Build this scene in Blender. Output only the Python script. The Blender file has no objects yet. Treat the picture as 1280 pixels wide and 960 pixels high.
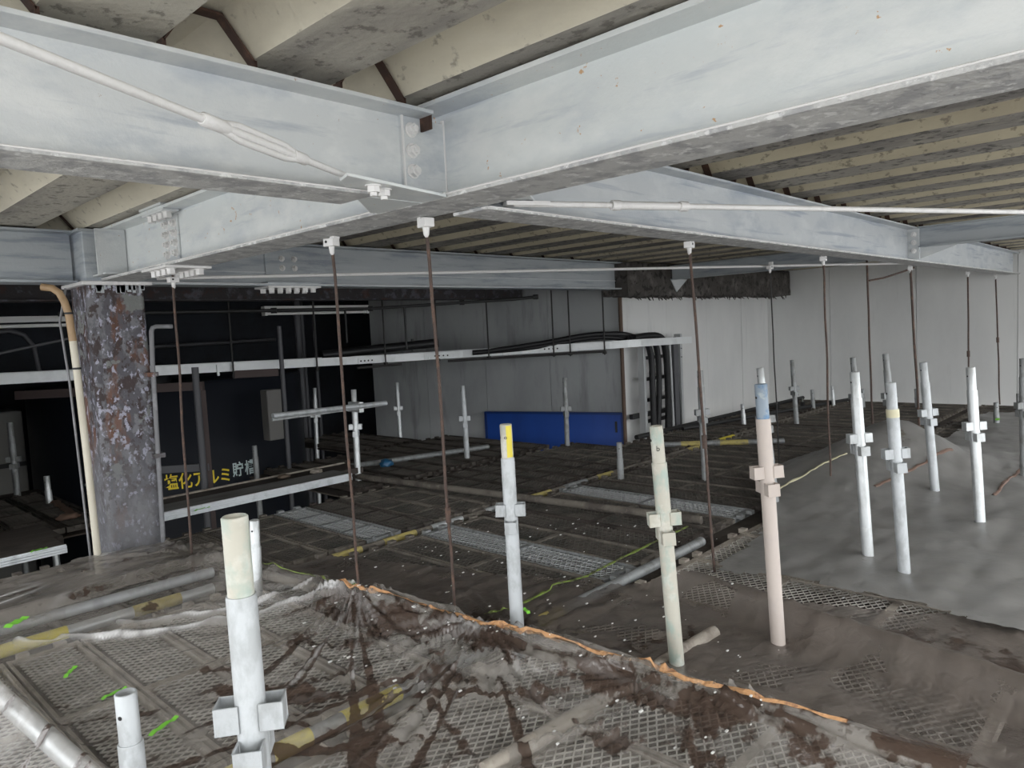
import bpy, bmesh, math, random
from mathutils import Vector, Matrix, noise
random.seed(7)
SC = bpy.context.scene
COL = SC.collection
PI = math.pi

# ------------------------------------------------------------------ camera
EYE = Vector((0.0, 0.0, 1.15))
CAM_RIGHT = Vector((0.68404, -0.72778, -0.04930)).normalized()
CAM_DOWN = Vector((-0.08866, -0.01587, -0.99594)).normalized()
CAM_FWD = Vector((0.72404, 0.68563, -0.07538)).normalized()
cam_data = bpy.data.cameras.new('camera')
cam = bpy.data.objects.new('camera', cam_data)
COL.objects.link(cam)
m = Matrix((CAM_RIGHT, -CAM_DOWN, -CAM_FWD)).transposed().to_4x4()
m.translation = EYE
cam.matrix_world = m
cam_data.sensor_width = 36.0
cam_data.lens = 36.0 * 905.0 / 1280.0
cam_data.clip_start = 0.02
SC.camera = cam

# ------------------------------------------------------------------ world and exposure
world = bpy.data.worlds.new('overcast_sky')
SC.world = world
world.use_nodes = True
wn = world.node_tree.nodes
bg = wn['Background']
bg.inputs['Color'].default_value = (0.95, 0.975, 1.0, 1)
bg.inputs['Strength'].default_value = 2.6
SC.view_settings.view_transform = 'Standard'
SC.view_settings.look = 'None'
SC.view_settings.gamma = 1.0
SC.view_settings.exposure = 0.55
try:
    SC.view_settings.use_curve_mapping = False
except Exception:
    pass


# ------------------------------------------------------------------ materials
def mat(name, base, rough=0.6, metal=0.0, layers=(), bump=0.0, bump_scale=60.0, alpha=None, coat=0.0, spec=None, bump_stretch=(1, 1, 1), zfade=None):
    """layers: (color, scale, lo, hi, stretch, strength) noise masks laid over the base colour"""
    mt = bpy.data.materials.new(name)
    mt.use_nodes = True
    nt = mt.node_tree
    N, L = nt.nodes, nt.links
    b = N['Principled BSDF']
    b.inputs['Roughness'].default_value = rough
    b.inputs['Metallic'].default_value = metal
    if spec is not None:
        b.inputs['Specular IOR Level'].default_value = spec
    if coat:
        b.inputs['Coat Weight'].default_value = coat
    tc = N.new('ShaderNodeTexCoord')
    info = N.new('ShaderNodeNewGeometry')
    cur = None
    for i, ly in enumerate(layers):
        c, scale, lo, hi, st, amt = ly
        mp = N.new('ShaderNodeMapping')
        mp.inputs['Scale'].default_value = st
        mp.inputs['Location'].default_value = (i * 3.7, i * 1.3, i * 5.1)
        L.new(info.outputs['Position'], mp.inputs['Vector'])
        nz = N.new('ShaderNodeTexNoise')
        nz.inputs['Scale'].default_value = scale
        nz.inputs['Detail'].default_value = 6
        nz.inputs['Roughness'].default_value = 0.62
        L.new(mp.outputs['Vector'], nz.inputs['Vector'])
        mr = N.new('ShaderNodeMapRange')
        mr.inputs['From Min'].default_value = lo
        mr.inputs['From Max'].default_value = hi
        mr.inputs['To Max'].default_value = amt
        mr.clamp = True
        L.new(nz.outputs['Fac'], mr.inputs['Value'])
        mx = N.new('ShaderNodeMix')
        mx.data_type = 'RGBA'
        L.new(mr.outputs['Result'], mx.inputs['Factor'])
        if cur is None:
            mx.inputs['A'].default_value = (*base, 1)
        else:
            L.new(cur, mx.inputs['A'])
        mx.inputs['B'].default_value = (*c, 1)
        cur = mx.outputs['Result']
    if zfade:
        z0, z1, c2, amt2 = zfade
        sp = N.new('ShaderNodeSeparateXYZ')
        L.new(info.outputs['Position'], sp.inputs[0])
        nq = N.new('ShaderNodeTexNoise')
        nq.inputs['Scale'].default_value = 9
        nq.inputs['Detail'].default_value = 6
        L.new(info.outputs['Position'], nq.inputs['Vector'])
        ma = N.new('ShaderNodeMath')
        ma.operation = 'MULTIPLY_ADD'
        L.new(nq.outputs['Fac'], ma.inputs[0])
        ma.inputs[1].default_value = 1.1
        L.new(sp.outputs['Z'], ma.inputs[2])
        mr = N.new('ShaderNodeMapRange')
        mr.inputs['From Min'].default_value = z1 + 0.55
        mr.inputs['From Max'].default_value = z0 + 0.55
        mr.inputs['To Max'].default_value = amt2
        L.new(ma.outputs[0], mr.inputs['Value'])
        mx = N.new('ShaderNodeMix')
        mx.data_type = 'RGBA'
        L.new(mr.outputs['Result'], mx.inputs['Factor'])
        L.new(cur, mx.inputs['A'])
        mx.inputs['B'].default_value = (*c2, 1)
        cur = mx.outputs['Result']
    if cur is None:
        b.inputs['Base Color'].default_value = (*base, 1)
    else:
        L.new(cur, b.inputs['Base Color'])
    if bump:
        mp = N.new('ShaderNodeMapping')
        mp.inputs['Scale'].default_value = bump_stretch
        L.new(info.outputs['Position'], mp.inputs['Vector'])
        nz = N.new('ShaderNodeTexNoise')
        nz.inputs['Scale'].default_value = bump_scale
        nz.inputs['Detail'].default_value = 5
        L.new(mp.outputs['Vector'], nz.inputs['Vector'])
        bp = N.new('ShaderNodeBump')
        bp.inputs['Strength'].default_value = bump
        bp.inputs['Distance'].default_value = 0.01
        L.new(nz.outputs['Fac'], bp.inputs['Height'])
        L.new(bp.outputs['Normal'], b.inputs['Normal'])
    if alpha is not None:
        b.inputs['Alpha'].default_value = alpha
    return mt


W3 = (1, 1, 1)
primer = mat('grey_primer_paint', (0.60, 0.62, 0.625), 0.5, 0, [
    ((0.40, 0.44, 0.49), 2.6, 0.50, 0.66, (1, 1, 2.5), 0.7),
    ((0.74, 0.75, 0.74), 5.0, 0.50, 0.64, (1, 1, 2), 0.55),
    ((0.33, 0.37, 0.43), 7.0, 0.56, 0.68, (0.3, 0.3, 3.0), 0.6),
    ((0.38, 0.24, 0.15), 60.0, 0.685, 0.72, W3, 0.8)], bump=0.15, bump_scale=90)
primer_spot = mat('white_primer_with_rust_spots', (0.66, 0.69, 0.69), 0.42, 0, [
    ((0.48, 0.52, 0.57), 2.2, 0.50, 0.68, (1, 1, 3), 0.65),
    ((0.78, 0.79, 0.78), 4.0, 0.48, 0.64, (1, 1, 2), 0.6),
    ((0.38, 0.42, 0.49), 7.0, 0.57, 0.69, (0.3, 0.3, 3.0), 0.55),
    ((0.55, 0.33, 0.16), 34.0, 0.665, 0.695, W3, 0.95)], bump=0.12, bump_scale=90)
primer_under = mat('rough_brushed_primer', (0.52, 0.52, 0.51), 0.6, 0, [
    ((0.32, 0.32, 0.33), 16.0, 0.47, 0.58, (1, 1, 1), 0.8),
    ((0.74, 0.74, 0.73), 40.0, 0.56, 0.62, (0.7, 0.7, 1), 0.8)], bump=0.5, bump_scale=70)
primer_mid = mat('mid_grey_primer_paint', (0.50, 0.525, 0.545), 0.5, 0, [
    ((0.34, 0.38, 0.43), 2.6, 0.50, 0.66, (1, 1, 2.5), 0.7),
    ((0.60, 0.62, 0.63), 5.0, 0.50, 0.64, (1, 1, 2), 0.55),
    ((0.27, 0.31, 0.38), 6.0, 0.56, 0.66, (0.25, 0.3, 5.0), 0.7)], bump=0.15, bump_scale=90)
primer_dull = mat('dull_blue_grey_primer', (0.42, 0.45, 0.47), 0.5, 0, [
    ((0.22, 0.25, 0.30), 3.4, 0.50, 0.64, (0.6, 0.6, 5), 0.75),
    ((0.50, 0.53, 0.55), 5.0, 0.55, 0.70, (0.5, 0.5, 4), 0.6)], bump=0.2, bump_scale=60)
white_paint = mat('fresh_white_primer', (0.74, 0.73, 0.72), 0.42, 0, [
    ((0.58, 0.57, 0.56), 20.0, 0.55, 0.7, W3, 0.6)], bump=0.2, bump_scale=120)
rust_dark = mat('dark_rusty_strap', (0.055, 0.030, 0.022), 0.85, 0, [((0.13, 0.065, 0.04), 30, 0.5, 0.7, W3, 0.7)])
roof_mat = mat('cream_insulated_roof_underside', (0.60, 0.56, 0.455), 0.85, 0, [
    ((0.40, 0.37, 0.31), 3.2, 0.48, 0.72, (1, 0.35, 1), 0.65),
    ((0.70, 0.68, 0.60), 2.6, 0.52, 0.7, (2, 0.3, 1), 0.5),
    ((0.16, 0.14, 0.12), 22.0, 0.60, 0.68, (1, 0.8, 1), 0.55)], bump=0.35, bump_scale=45)
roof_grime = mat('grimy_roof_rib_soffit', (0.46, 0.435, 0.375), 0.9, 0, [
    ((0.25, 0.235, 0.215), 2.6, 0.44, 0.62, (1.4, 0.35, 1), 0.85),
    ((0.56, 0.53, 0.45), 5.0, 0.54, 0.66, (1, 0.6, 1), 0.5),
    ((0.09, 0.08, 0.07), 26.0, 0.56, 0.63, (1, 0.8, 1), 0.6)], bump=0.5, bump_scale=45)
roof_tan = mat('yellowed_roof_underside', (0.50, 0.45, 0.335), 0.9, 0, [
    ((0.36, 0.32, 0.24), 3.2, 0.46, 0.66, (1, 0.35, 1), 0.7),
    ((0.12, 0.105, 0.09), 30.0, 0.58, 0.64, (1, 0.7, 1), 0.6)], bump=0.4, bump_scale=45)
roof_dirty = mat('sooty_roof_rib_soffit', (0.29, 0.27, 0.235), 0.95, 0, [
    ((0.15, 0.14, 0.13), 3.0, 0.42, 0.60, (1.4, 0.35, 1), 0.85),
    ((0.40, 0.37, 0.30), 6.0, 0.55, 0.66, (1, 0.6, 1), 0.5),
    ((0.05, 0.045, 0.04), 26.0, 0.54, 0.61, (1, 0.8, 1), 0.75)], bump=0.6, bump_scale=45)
col_rust = mat('corroded_column_steel', (0.095, 0.092, 0.105), 0.7, 0, [
    ((0.20, 0.20, 0.215), 11.0, 0.50, 0.57, (1, 1, 0.6), 0.8),
    ((0.045, 0.028, 0.026), 20.0, 0.50, 0.55, (1, 1, 0.7), 0.9),
    ((0.17, 0.07, 0.035), 5.0, 0.56, 0.63, (1.3, 1.3, 0.5), 0.75),
    ((0.46, 0.46, 0.56), 34.0, 0.56, 0.61, (1, 1, 0.7), 0.8),
    ((0.20, 0.21, 0.20), 7.0, 0.60, 0.62, W3, 0.9)], bump=0.6, bump_scale=30, zfade=(0.25, 0.75, (0.19, 0.19, 0.20), 0.75))
col_low = mat('washed_grey_column_base', (0.20, 0.20, 0.21), 0.65, 0, [
    ((0.10, 0.095, 0.105), 5.0, 0.48, 0.62, (1.6, 1.6, 0.25), 0.8),
    ((0.40, 0.40, 0.47), 26.0, 0.56, 0.61, (1, 1, 0.5), 0.75),
    ((0.05, 0.035, 0.03), 20.0, 0.60, 0.66, W3, 0.8)], bump=0.4, bump_scale=30)
galv = mat('galvanized_steel', (0.58, 0.60, 0.60), 0.38, 0.45, [
    ((0.42, 0.43, 0.42), 18.0, 0.48, 0.62, (1, 1, 0.6), 0.6),
    ((0.74, 0.75, 0.74), 30.0, 0.58, 0.70, W3, 0.5)], bump=0.12, bump_scale=90)
galv_bright = mat('bright_galvanized_steel', (0.46, 0.48, 0.49), 0.45, 0.2, [
    ((0.30, 0.31, 0.31), 22.0, 0.48, 0.60, (1, 1, 0.5), 0.6)], bump=0.1, bump_scale=90)
galv_cream = mat('cream_weathered_steel', (0.46, 0.44, 0.37), 0.5, 0.0, [
    ((0.27, 0.39, 0.35), 22.0, 0.48, 0.64, (1, 1, 0.6), 0.6),
    ((0.85, 0.84, 0.78), 9.0, 0.5, 0.7, W3, 0.6)], bump=0.15, bump_scale=90)
galv_old = mat('old_dull_steel', (0.30, 0.31, 0.31), 0.55, 0.3, [
    ((0.17, 0.17, 0.16), 20.0, 0.46, 0.62, (1, 1, 0.6), 0.7)], bump=0.2, bump_scale=70)
pink_steel = mat('pinkish_beige_tube_paint', (0.50, 0.435, 0.39), 0.6, 0.0, [
    ((0.46, 0.40, 0.37), 12.0, 0.5, 0.66, W3, 0.6)], bump=0.1)
blue_worn = mat('worn_blue_paint', (0.24, 0.29, 0.34), 0.5, 0.1, [
    ((0.06, 0.16, 0.30), 22.0, 0.5, 0.62, W3, 0.8), ((0.5, 0.52, 0.5), 16, 0.58, 0.7, W3, 0.7)])
yellow = mat('yellow_paint', (0.72, 0.60, 0.06), 0.5, 0, [((0.45, 0.40, 0.18), 25, 0.55, 0.7, W3, 0.7)])
yellow_dusty = mat('dusty_yellow_tape', (0.46, 0.38, 0.13), 0.7, 0, [((0.20, 0.17, 0.12), 25, 0.5, 0.7, W3, 0.8)])
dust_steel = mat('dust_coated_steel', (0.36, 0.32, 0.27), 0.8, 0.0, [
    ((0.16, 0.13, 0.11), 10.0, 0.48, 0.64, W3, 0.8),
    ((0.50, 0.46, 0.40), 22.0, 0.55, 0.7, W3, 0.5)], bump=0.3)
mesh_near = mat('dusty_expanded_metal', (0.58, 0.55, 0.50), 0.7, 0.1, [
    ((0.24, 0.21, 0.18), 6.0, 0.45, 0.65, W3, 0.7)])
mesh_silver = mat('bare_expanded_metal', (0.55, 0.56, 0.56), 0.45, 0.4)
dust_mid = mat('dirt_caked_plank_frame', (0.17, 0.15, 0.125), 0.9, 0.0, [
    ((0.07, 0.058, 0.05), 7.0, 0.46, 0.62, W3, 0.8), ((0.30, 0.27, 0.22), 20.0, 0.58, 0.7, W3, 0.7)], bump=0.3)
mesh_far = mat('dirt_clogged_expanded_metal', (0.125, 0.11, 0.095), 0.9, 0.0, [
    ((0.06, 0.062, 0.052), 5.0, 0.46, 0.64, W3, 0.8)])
under_mat = mat('brown_dust_layer', (0.10, 0.084, 0.072), 0.95, 0, [
    ((0.035, 0.024, 0.018), 2.4, 0.46, 0.60, W3, 0.9),
    ((0.17, 0.15, 0.13), 7.0, 0.56, 0.74, W3, 0.7),
    ((0.40, 0.38, 0.34), 90.0, 0.68, 0.74, W3, 0.7)], bump=0.5, bump_scale=40)
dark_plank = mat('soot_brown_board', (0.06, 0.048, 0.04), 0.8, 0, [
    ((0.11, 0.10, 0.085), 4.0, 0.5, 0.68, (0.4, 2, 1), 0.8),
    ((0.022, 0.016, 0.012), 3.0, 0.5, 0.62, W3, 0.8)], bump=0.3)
alu = mat('ribbed_aluminium', (0.74, 0.77, 0.79), 0.35, 0.2, [((0.35, 0.37, 0.38), 12, 0.5, 0.66, W3, 0.5)])
rod_mat = mat('rusty_hanger_rod', (0.085, 0.058, 0.048), 0.75, 0.1, [
    ((0.17, 0.10, 0.07), 30.0, 0.5, 0.66, W3, 0.7)], bump=0.6, bump_scale=150)
rod_black = mat('blackened_rod', (0.03, 0.028, 0.027), 0.7, 0.1)
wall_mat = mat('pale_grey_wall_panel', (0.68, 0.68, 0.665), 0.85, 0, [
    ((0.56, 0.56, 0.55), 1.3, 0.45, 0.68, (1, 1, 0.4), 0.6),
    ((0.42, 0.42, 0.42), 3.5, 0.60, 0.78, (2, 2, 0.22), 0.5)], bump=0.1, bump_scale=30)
wall_shaded = mat('shaded_stained_wall_panel', (0.35, 0.36, 0.36), 0.85, 0, [  # stain streaks over a grey darkened to paint the middle wall's shade
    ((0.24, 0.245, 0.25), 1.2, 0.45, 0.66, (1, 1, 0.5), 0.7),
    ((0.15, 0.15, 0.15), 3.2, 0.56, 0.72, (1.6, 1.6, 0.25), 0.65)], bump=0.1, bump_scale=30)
room_dark = mat('shaded_room_wall', (0.035, 0.040, 0.050), 0.9, 0, [((0.025, 0.027, 0.032), 2, 0.45, 0.6, W3, 0.8)])  # the room's darkness is put into this near-black wall colour
concrete = mat('concrete_slab', (0.16, 0.155, 0.15), 0.9, 0, [((0.09, 0.085, 0.08), 2, 0.45, 0.65, W3, 0.7)], bump=0.2)
ground_mat = mat('pale_bounce_ground', (0.50, 0.49, 0.47), 0.9, 0, [((0.38, 0.37, 0.36), 0.8, 0.45, 0.65, W3, 0.7)])
rockwool = mat('sprayed_fireproofing', (0.075, 0.068, 0.062), 0.98, 0, [
    ((0.17, 0.155, 0.145), 6.0, 0.5, 0.68, W3, 0.9),
    ((0.02, 0.018, 0.016), 14.0, 0.52, 0.62, W3, 0.9)], bump=1.0, bump_scale=50)
dark_rust_beam = mat('sooty_rust_beam', (0.04, 0.036, 0.038), 0.85, 0, [
    ((0.11, 0.11, 0.13), 14, 0.52, 0.62, W3, 0.8), ((0.07, 0.03, 0.02), 8, 0.55, 0.66, W3, 0.7)], bump=0.5)
tank_mat = mat('black_tank_shell', (0.010, 0.012, 0.017), 0.45, 0, bump=0.05, spec=0.2)
blue_paint = mat('bright_blue_paint', (0.012, 0.060, 0.30), 0.4, 0, [((0.008, 0.035, 0.18), 3, 0.5, 0.7, (1, 1, 0.3), 0.6)])
blue_edge = mat('dark_blue_edge', (0.006, 0.030, 0.15), 0.4)
tray_mat = mat('white_tray_steel', (0.72, 0.74, 0.74), 0.45, 0.1, [((0.5, 0.52, 0.52), 7, 0.5, 0.7, W3, 0.5)])
grey_rail = mat('grey_ladder_rail', (0.42, 0.43, 0.43), 0.45, 0.2)
black_rubber = mat('black_cable_sheath', (0.012, 0.012, 0.013), 0.45, 0, spec=0.4)
black_steel = mat('black_steel', (0.02, 0.02, 0.02), 0.6)
white_batten = mat('white_enamel', (0.80, 0.80, 0.78), 0.35)
pvc = mat('beige_pvc_pipe', (0.58, 0.54, 0.44), 0.45, 0, [((0.42, 0.36, 0.26), 7, 0.5, 0.7, (1, 1, 0.3), 0.6)])
pvc_brown = mat('browned_pvc_pipe', (0.36, 0.24, 0.13), 0.5, 0, [((0.2, 0.12, 0.07), 10, 0.5, 0.7, W3, 0.6)])
grey_conduit = mat('grey_conduit', (0.20, 0.20, 0.21), 0.6, 0, [((0.34, 0.34, 0.36), 12, 0.52, 0.66, W3, 0.7)])
brown_frame = mat('brown_painted_steel', (0.055, 0.038, 0.035), 0.7)
grey_frame = mat('grey_painted_steel', (0.085, 0.085, 0.092), 0.6)
brown_pipe = mat('brown_downpipe', (0.10, 0.065, 0.045), 0.7)
text_yellow = mat('yellow_lettering', (0.80, 0.62, 0.02), 0.5)
text_white = mat('white_lettering', (0.52, 0.62, 0.62), 0.5)
ink = mat('black_ink', (0.01, 0.01, 0.01), 0.6)
green_tape = mat('lime_green_tape', (0.22, 0.62, 0.06), 0.5)
moss_tape = mat('dirty_green_tape', (0.22, 0.30, 0.06), 0.7, 0, [((0.09, 0.08, 0.05), 30, 0.45, 0.6, W3, 0.9)])
orange_tape = mat('rust_orange_tape', (0.50, 0.27, 0.12), 0.7, 0, [((0.22, 0.11, 0.06), 40, 0.5, 0.62, W3, 0.8), ((0.62, 0.42, 0.26), 18, 0.55, 0.7, W3, 0.6)], bump=0.6, bump_scale=120)
cream_tape = mat('pale_yellow_tape', (0.62, 0.58, 0.40), 0.6)
white_chip = mat('white_paint_chip', (0.75, 0.74, 0.72), 0.6)


def film(name, dust, alpha_lo, alpha_hi, mud, rough=0.28, fold=0.35, mudthr=0.5):
    """plastic film: see-through, dusty, with caked mud where the mesh attribute 'mud' is high"""
    mt = bpy.data.materials.new(name)
    mt.use_nodes = True
    nt = mt.node_tree
    N, L = nt.nodes, nt.links
    b = N['Principled BSDF']
    b.inputs['Roughness'].default_value = rough
    b.inputs['Specular IOR Level'].default_value = 0.7
    geo = N.new('ShaderNodeNewGeometry')
    nz = N.new('ShaderNodeTexNoise')
    nz.inputs['Scale'].default_value = 3.5
    nz.inputs['Detail'].default_value = 7
    L.new(geo.outputs['Position'], nz.inputs['Vector'])
    al = N.new('ShaderNodeMapRange')
    al.inputs['From Min'].default_value = 0.35
    al.inputs['From Max'].default_value = 0.68
    al.inputs['To Min'].default_value = alpha_lo
    al.inputs['To Max'].default_value = alpha_hi
    L.new(nz.outputs['Fac'], al.inputs['Value'])
    at = N.new('ShaderNodeAttribute')
    at.attribute_name = 'mud'
    n2 = N.new('ShaderNodeTexNoise')
    n2.inputs['Scale'].default_value = 26
    n2.inputs['Detail'].default_value = 6
    L.new(geo.outputs['Position'], n2.inputs['Vector'])
    ad = N.new('ShaderNodeMath')
    ad.operation = 'MULTIPLY_ADD'
    L.new(n2.outputs['Fac'], ad.inputs[0])
    ad.inputs[1].default_value = 0.7
    L.new(at.outputs['Fac'], ad.inputs[2])
    mr = N.new('ShaderNodeMapRange')
    mr.inputs['From Min'].default_value = mudthr + 0.33
    mr.inputs['From Max'].default_value = mudthr + 0.43
    L.new(ad.outputs[0], mr.inputs['Value'])
    mx = N.new('ShaderNodeMix')
    mx.data_type = 'RGBA'
    mx.inputs['A'].default_value = (*dust, 1)
    mx.inputs['B'].default_value = (*mud, 1)
    L.new(mr.outputs['Result'], mx.inputs['Factor'])
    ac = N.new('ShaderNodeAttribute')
    ac.attribute_name = 'crease'  # paints the glare on folds as white colour and opacity
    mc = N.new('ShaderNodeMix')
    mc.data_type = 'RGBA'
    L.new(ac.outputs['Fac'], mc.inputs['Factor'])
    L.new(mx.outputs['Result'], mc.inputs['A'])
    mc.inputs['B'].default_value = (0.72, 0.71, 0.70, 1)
    L.new(mc.outputs['Result'], b.inputs['Base Color'])
    m2 = N.new('ShaderNodeMath')
    m2.operation = 'MAXIMUM'
    L.new(al.outputs['Result'], m2.inputs[0])
    m3 = N.new('ShaderNodeMath')
    m3.operation = 'MULTIPLY'
    m3.inputs[1].default_value = 0.9
    L.new(mr.outputs['Result'], m3.inputs[0])
    L.new(m3.outputs[0], m2.inputs[1])
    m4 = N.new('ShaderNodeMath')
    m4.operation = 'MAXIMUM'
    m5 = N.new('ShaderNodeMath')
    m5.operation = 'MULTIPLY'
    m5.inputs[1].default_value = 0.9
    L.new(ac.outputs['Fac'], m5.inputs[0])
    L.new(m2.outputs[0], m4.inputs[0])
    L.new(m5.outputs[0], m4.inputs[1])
    L.new(m4.outputs[0], b.inputs['Alpha'])
    n3 = N.new('ShaderNodeTexNoise')
    n3.inputs['Scale'].default_value = 16
    n3.inputs['Detail'].default_value = 4
    n3.inputs['Distortion'].default_value = 1.5
    L.new(geo.outputs['Position'], n3.inputs['Vector'])
    bp = N.new('ShaderNodeBump')
    bp.inputs['Strength'].default_value = fold
    bp.inputs['Distance'].default_value = 0.02
    L.new(n3.outputs['Fac'], bp.inputs['Height'])
    L.new(bp.outputs['Normal'], b.inputs['Normal'])
    return mt


film_near = film('dusty_clear_film', (0.40, 0.37, 0.335), 0.22, 0.58, (0.075, 0.050, 0.038), 0.22, 0.5)
film_back = film('dusty_grey_film', (0.26, 0.235, 0.21), 0.45, 0.85, (0.055, 0.035, 0.026), 0.3)
film_mid = film('brown_dusty_film', (0.155, 0.130, 0.112), 0.55, 0.9, (0.05, 0.03, 0.02), 0.42)
film_mound = film('grey_satin_film', (0.25, 0.243, 0.232), 0.70, 0.92, (0.12, 0.10, 0.08), 0.4, 0.15, 0.7)


# ------------------------------------------------------------------ mesh helpers
class MB:
    def __init__(self):
        self.v, self.f, self.s = [], [], []

    def add(self, vs, fs, smooth=False):
        o = len(self.v)
        self.v += [tuple(p) for p in vs]
        self.f += [tuple(i + o for i in q) for q in fs]
        self.s += [smooth] * len(fs)
        return self

    def box(self, a, b):
        x0, y0, z0 = a
        x1, y1, z1 = b
        return self.add([(x0, y0, z0), (x1, y0, z0), (x1, y1, z0), (x0, y1, z0), (x0, y0, z1), (x1, y0, z1), (x1, y1, z1), (x0, y1, z1)],
                        [(0, 3, 2, 1), (4, 5, 6, 7), (0, 1, 5, 4), (1, 2, 6, 5), (2, 3, 7, 6), (3, 0, 4, 7)])

    def cbox(self, c, ux, uy, uz, hx, hy, hz):
        c, ux, uy, uz = Vector(c), Vector(ux), Vector(uy), Vector(uz)
        vs = [c + ux * hx * i + uy * hy * j + uz * hz * k for k in (-1, 1) for j in (-1, 1) for i in (-1, 1)]
        return self.add(vs, [(0, 2, 3, 1), (4, 5, 7, 6), (0, 1, 5, 4), (1, 3, 7, 5), (3, 2, 6, 7), (2, 0, 4, 6)])

    def tube(self, pts, r, n=10, caps=True, smooth=True):
        pts = [Vector(p) for p in pts]
        rs = r if isinstance(r, (list, tuple)) else [r] * len(pts)
        d0 = (pts[1] - pts[0]).normalized()
        up = Vector((0, 0, 1)) if abs(d0.z) < 0.9 else Vector((1, 0, 0))
        side = d0.cross(up).normalized()
        vs, fs = [], []
        for i, p in enumerate(pts):
            if i == 0:
                d = d0
            elif i == len(pts) - 1:
                d = (pts[i] - pts[i - 1]).normalized()
            else:
                d = ((pts[i] - pts[i - 1]).normalized() + (pts[i + 1] - pts[i]).normalized()).normalized()
            side = (side - d * side.dot(d)).normalized()
            u2 = d.cross(side)
            for k in range(n):
                a = 2 * PI * k / n
                vs.append(p + (side * math.cos(a) + u2 * math.sin(a)) * rs[i])
        for i in range(len(pts) - 1):
            for k in range(n):
                a, b = i * n + k, i * n + (k + 1) % n
                fs.append((a, b, b + n, a + n))
        self.add(vs, fs, smooth)
        if caps:
            self.add(vs[:n], [tuple(range(n - 1, -1, -1))])
            self.add(vs[-n:], [tuple(range(n))])
        return self

    def ring_tube(self, a, b, ro, ri, n=24):
        """hollow tube with a visible bore at the top end b"""
        a, b = Vector(a), Vector(b)
        d = (b - a).normalized()
        side = d.cross(Vector((1, 0, 0))).normalized()
        u2 = d.cross(side)
        depth = b - d * 0.12
        rows = [(a, ro), (b - d * 0.002, ro), (b, ro - 0.002), (b, ri), (depth, ri)]
        vs, fs = [], []
        for p, r in rows:
            for k in range(n):
                t = 2 * PI * k / n
                vs.append(p + (side * math.cos(t) + u2 * math.sin(t)) * r)
        for i in range(len(rows) - 1):
            for k in range(n):
                q, w = i * n + k, i * n + (k + 1) % n
                fs.append((q, w, w + n, q + n))
        self.add(vs, fs, True)
        self.add(vs[-n:], [tuple(range(n))])
        return self

    def prism(self, poly, axis_vec):
        """poly: list of 3D points, extruded by axis_vec"""
        p = [Vector(q) for q in poly]
        w = Vector(axis_vec)
        n = len(p)
        vs = p + [q + w for q in p]
        fs = [tuple(range(n - 1, -1, -1)), tuple(range(n, 2 * n))]
        for i in range(n):
            j = (i + 1) % n
            fs.append((i, j, j + n, i + n))
        return self.add(vs, fs)

    def mesh(self, name, material, bevel=0.0):
        me = bpy.data.meshes.new(name)
        me.from_pydata(self.v, [], self.f)
        me.polygons.foreach_set('use_smooth', self.s)
        me.materials.append(material)
        bm = bmesh.new()
        bm.from_mesh(me)
        bmesh.ops.recalc_face_normals(bm, faces=bm.faces)
        if bevel:
            bmesh.ops.remove_doubles(bm, verts=bm.verts, dist=1e-5)
            es = [e for e in bm.edges if len(e.link_faces) == 2 and e.calc_face_angle(0) > 0.6]
            bmesh.ops.bevel(bm, geom=es, offset=bevel, segments=1, affect='EDGES')
        bm.to_mesh(me)
        bm.free()
        return me

    def build(self, name, material, parent=None, bevel=0.0, loc=None):
        me = self.mesh(name, material, bevel)
        return link(name, me, parent, loc)


def link(name, me, parent=None, loc=None):
    o = bpy.data.objects.new(name, me)
    COL.objects.link(o)
    if parent is not None:
        o.parent = parent
        pl = parent
        off = Vector((0, 0, 0))
        while pl is not None:
            off += pl.location
            pl = pl.parent
        o.location = -off if loc is None else Vector(loc)   # meshes are written in world space
    elif loc is not None:
        o.location = loc
    return o


def tag(o, label=None, cat=None, group=None, kind=None):
    if label: o['label'] = label
    if cat: o['category'] = cat
    if group: o['group'] = group
    if kind: o['kind'] = kind
    return o


def thing(name, loc, label=None, cat=None, group=None, kind=None):
    o = bpy.data.objects.new(name, None)
    o.empty_display_size = 0.1
    o.location = loc
    COL.objects.link(o)
    return tag(o, label, cat, group, kind)


# ------------------------------------------------------------------ setting: ground, floor, walls, roof
ZF = -1.75
g = MB()
g.box((-30, -30, ZF - 0.3), (30, 30, ZF - 0.02))  # unseen pale ground added to bounce daylight up onto the ceiling
tag(g.build('ground', ground_mat), kind='structure')
f = MB()
f.box((-1.2, -1.6, ZF - 0.02), (10.3, 9.7, ZF))
tag(f.build('floor', concrete), kind='structure')


def panel_wall(name, p0, p1, z0, z1, thick, material, step, out):
    """wall of storey-high panels with narrow recessed joints; 'out' is the side the room is on"""
    p0, p1, out = Vector(p0), Vector(p1), Vector(out).normalized()
    d = (p1 - p0)
    ln = d.length
    d.normalize()
    b = MB()
    c = (p0 + p1) / 2 - out * (thick / 2 + 0.03)
    b.cbox((c.x, c.y, (z0 + z1) / 2), d, out, (0, 0, 1), ln / 2, thick / 2, (z1 - z0) / 2)
    w = tag(b.build(name, material), kind='structure')
    n = max(1, round(ln / step))
    sw = ln / n
    for i in range(n):
        q = MB()
        cc = p0 + d * sw * (i + 0.5) - out * 0.015
        off = 0.0015 * ((i * 7) % 3)
        cc = cc - out * off
        q.cbox((cc.x, cc.y, (z0 + z1) / 2), d, out, (0, 0, 1), sw / 2 - 0.0025, 0.0148, (z1 - z0) / 2)
        q.build('wall_panel', material, w)
    return w


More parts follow.
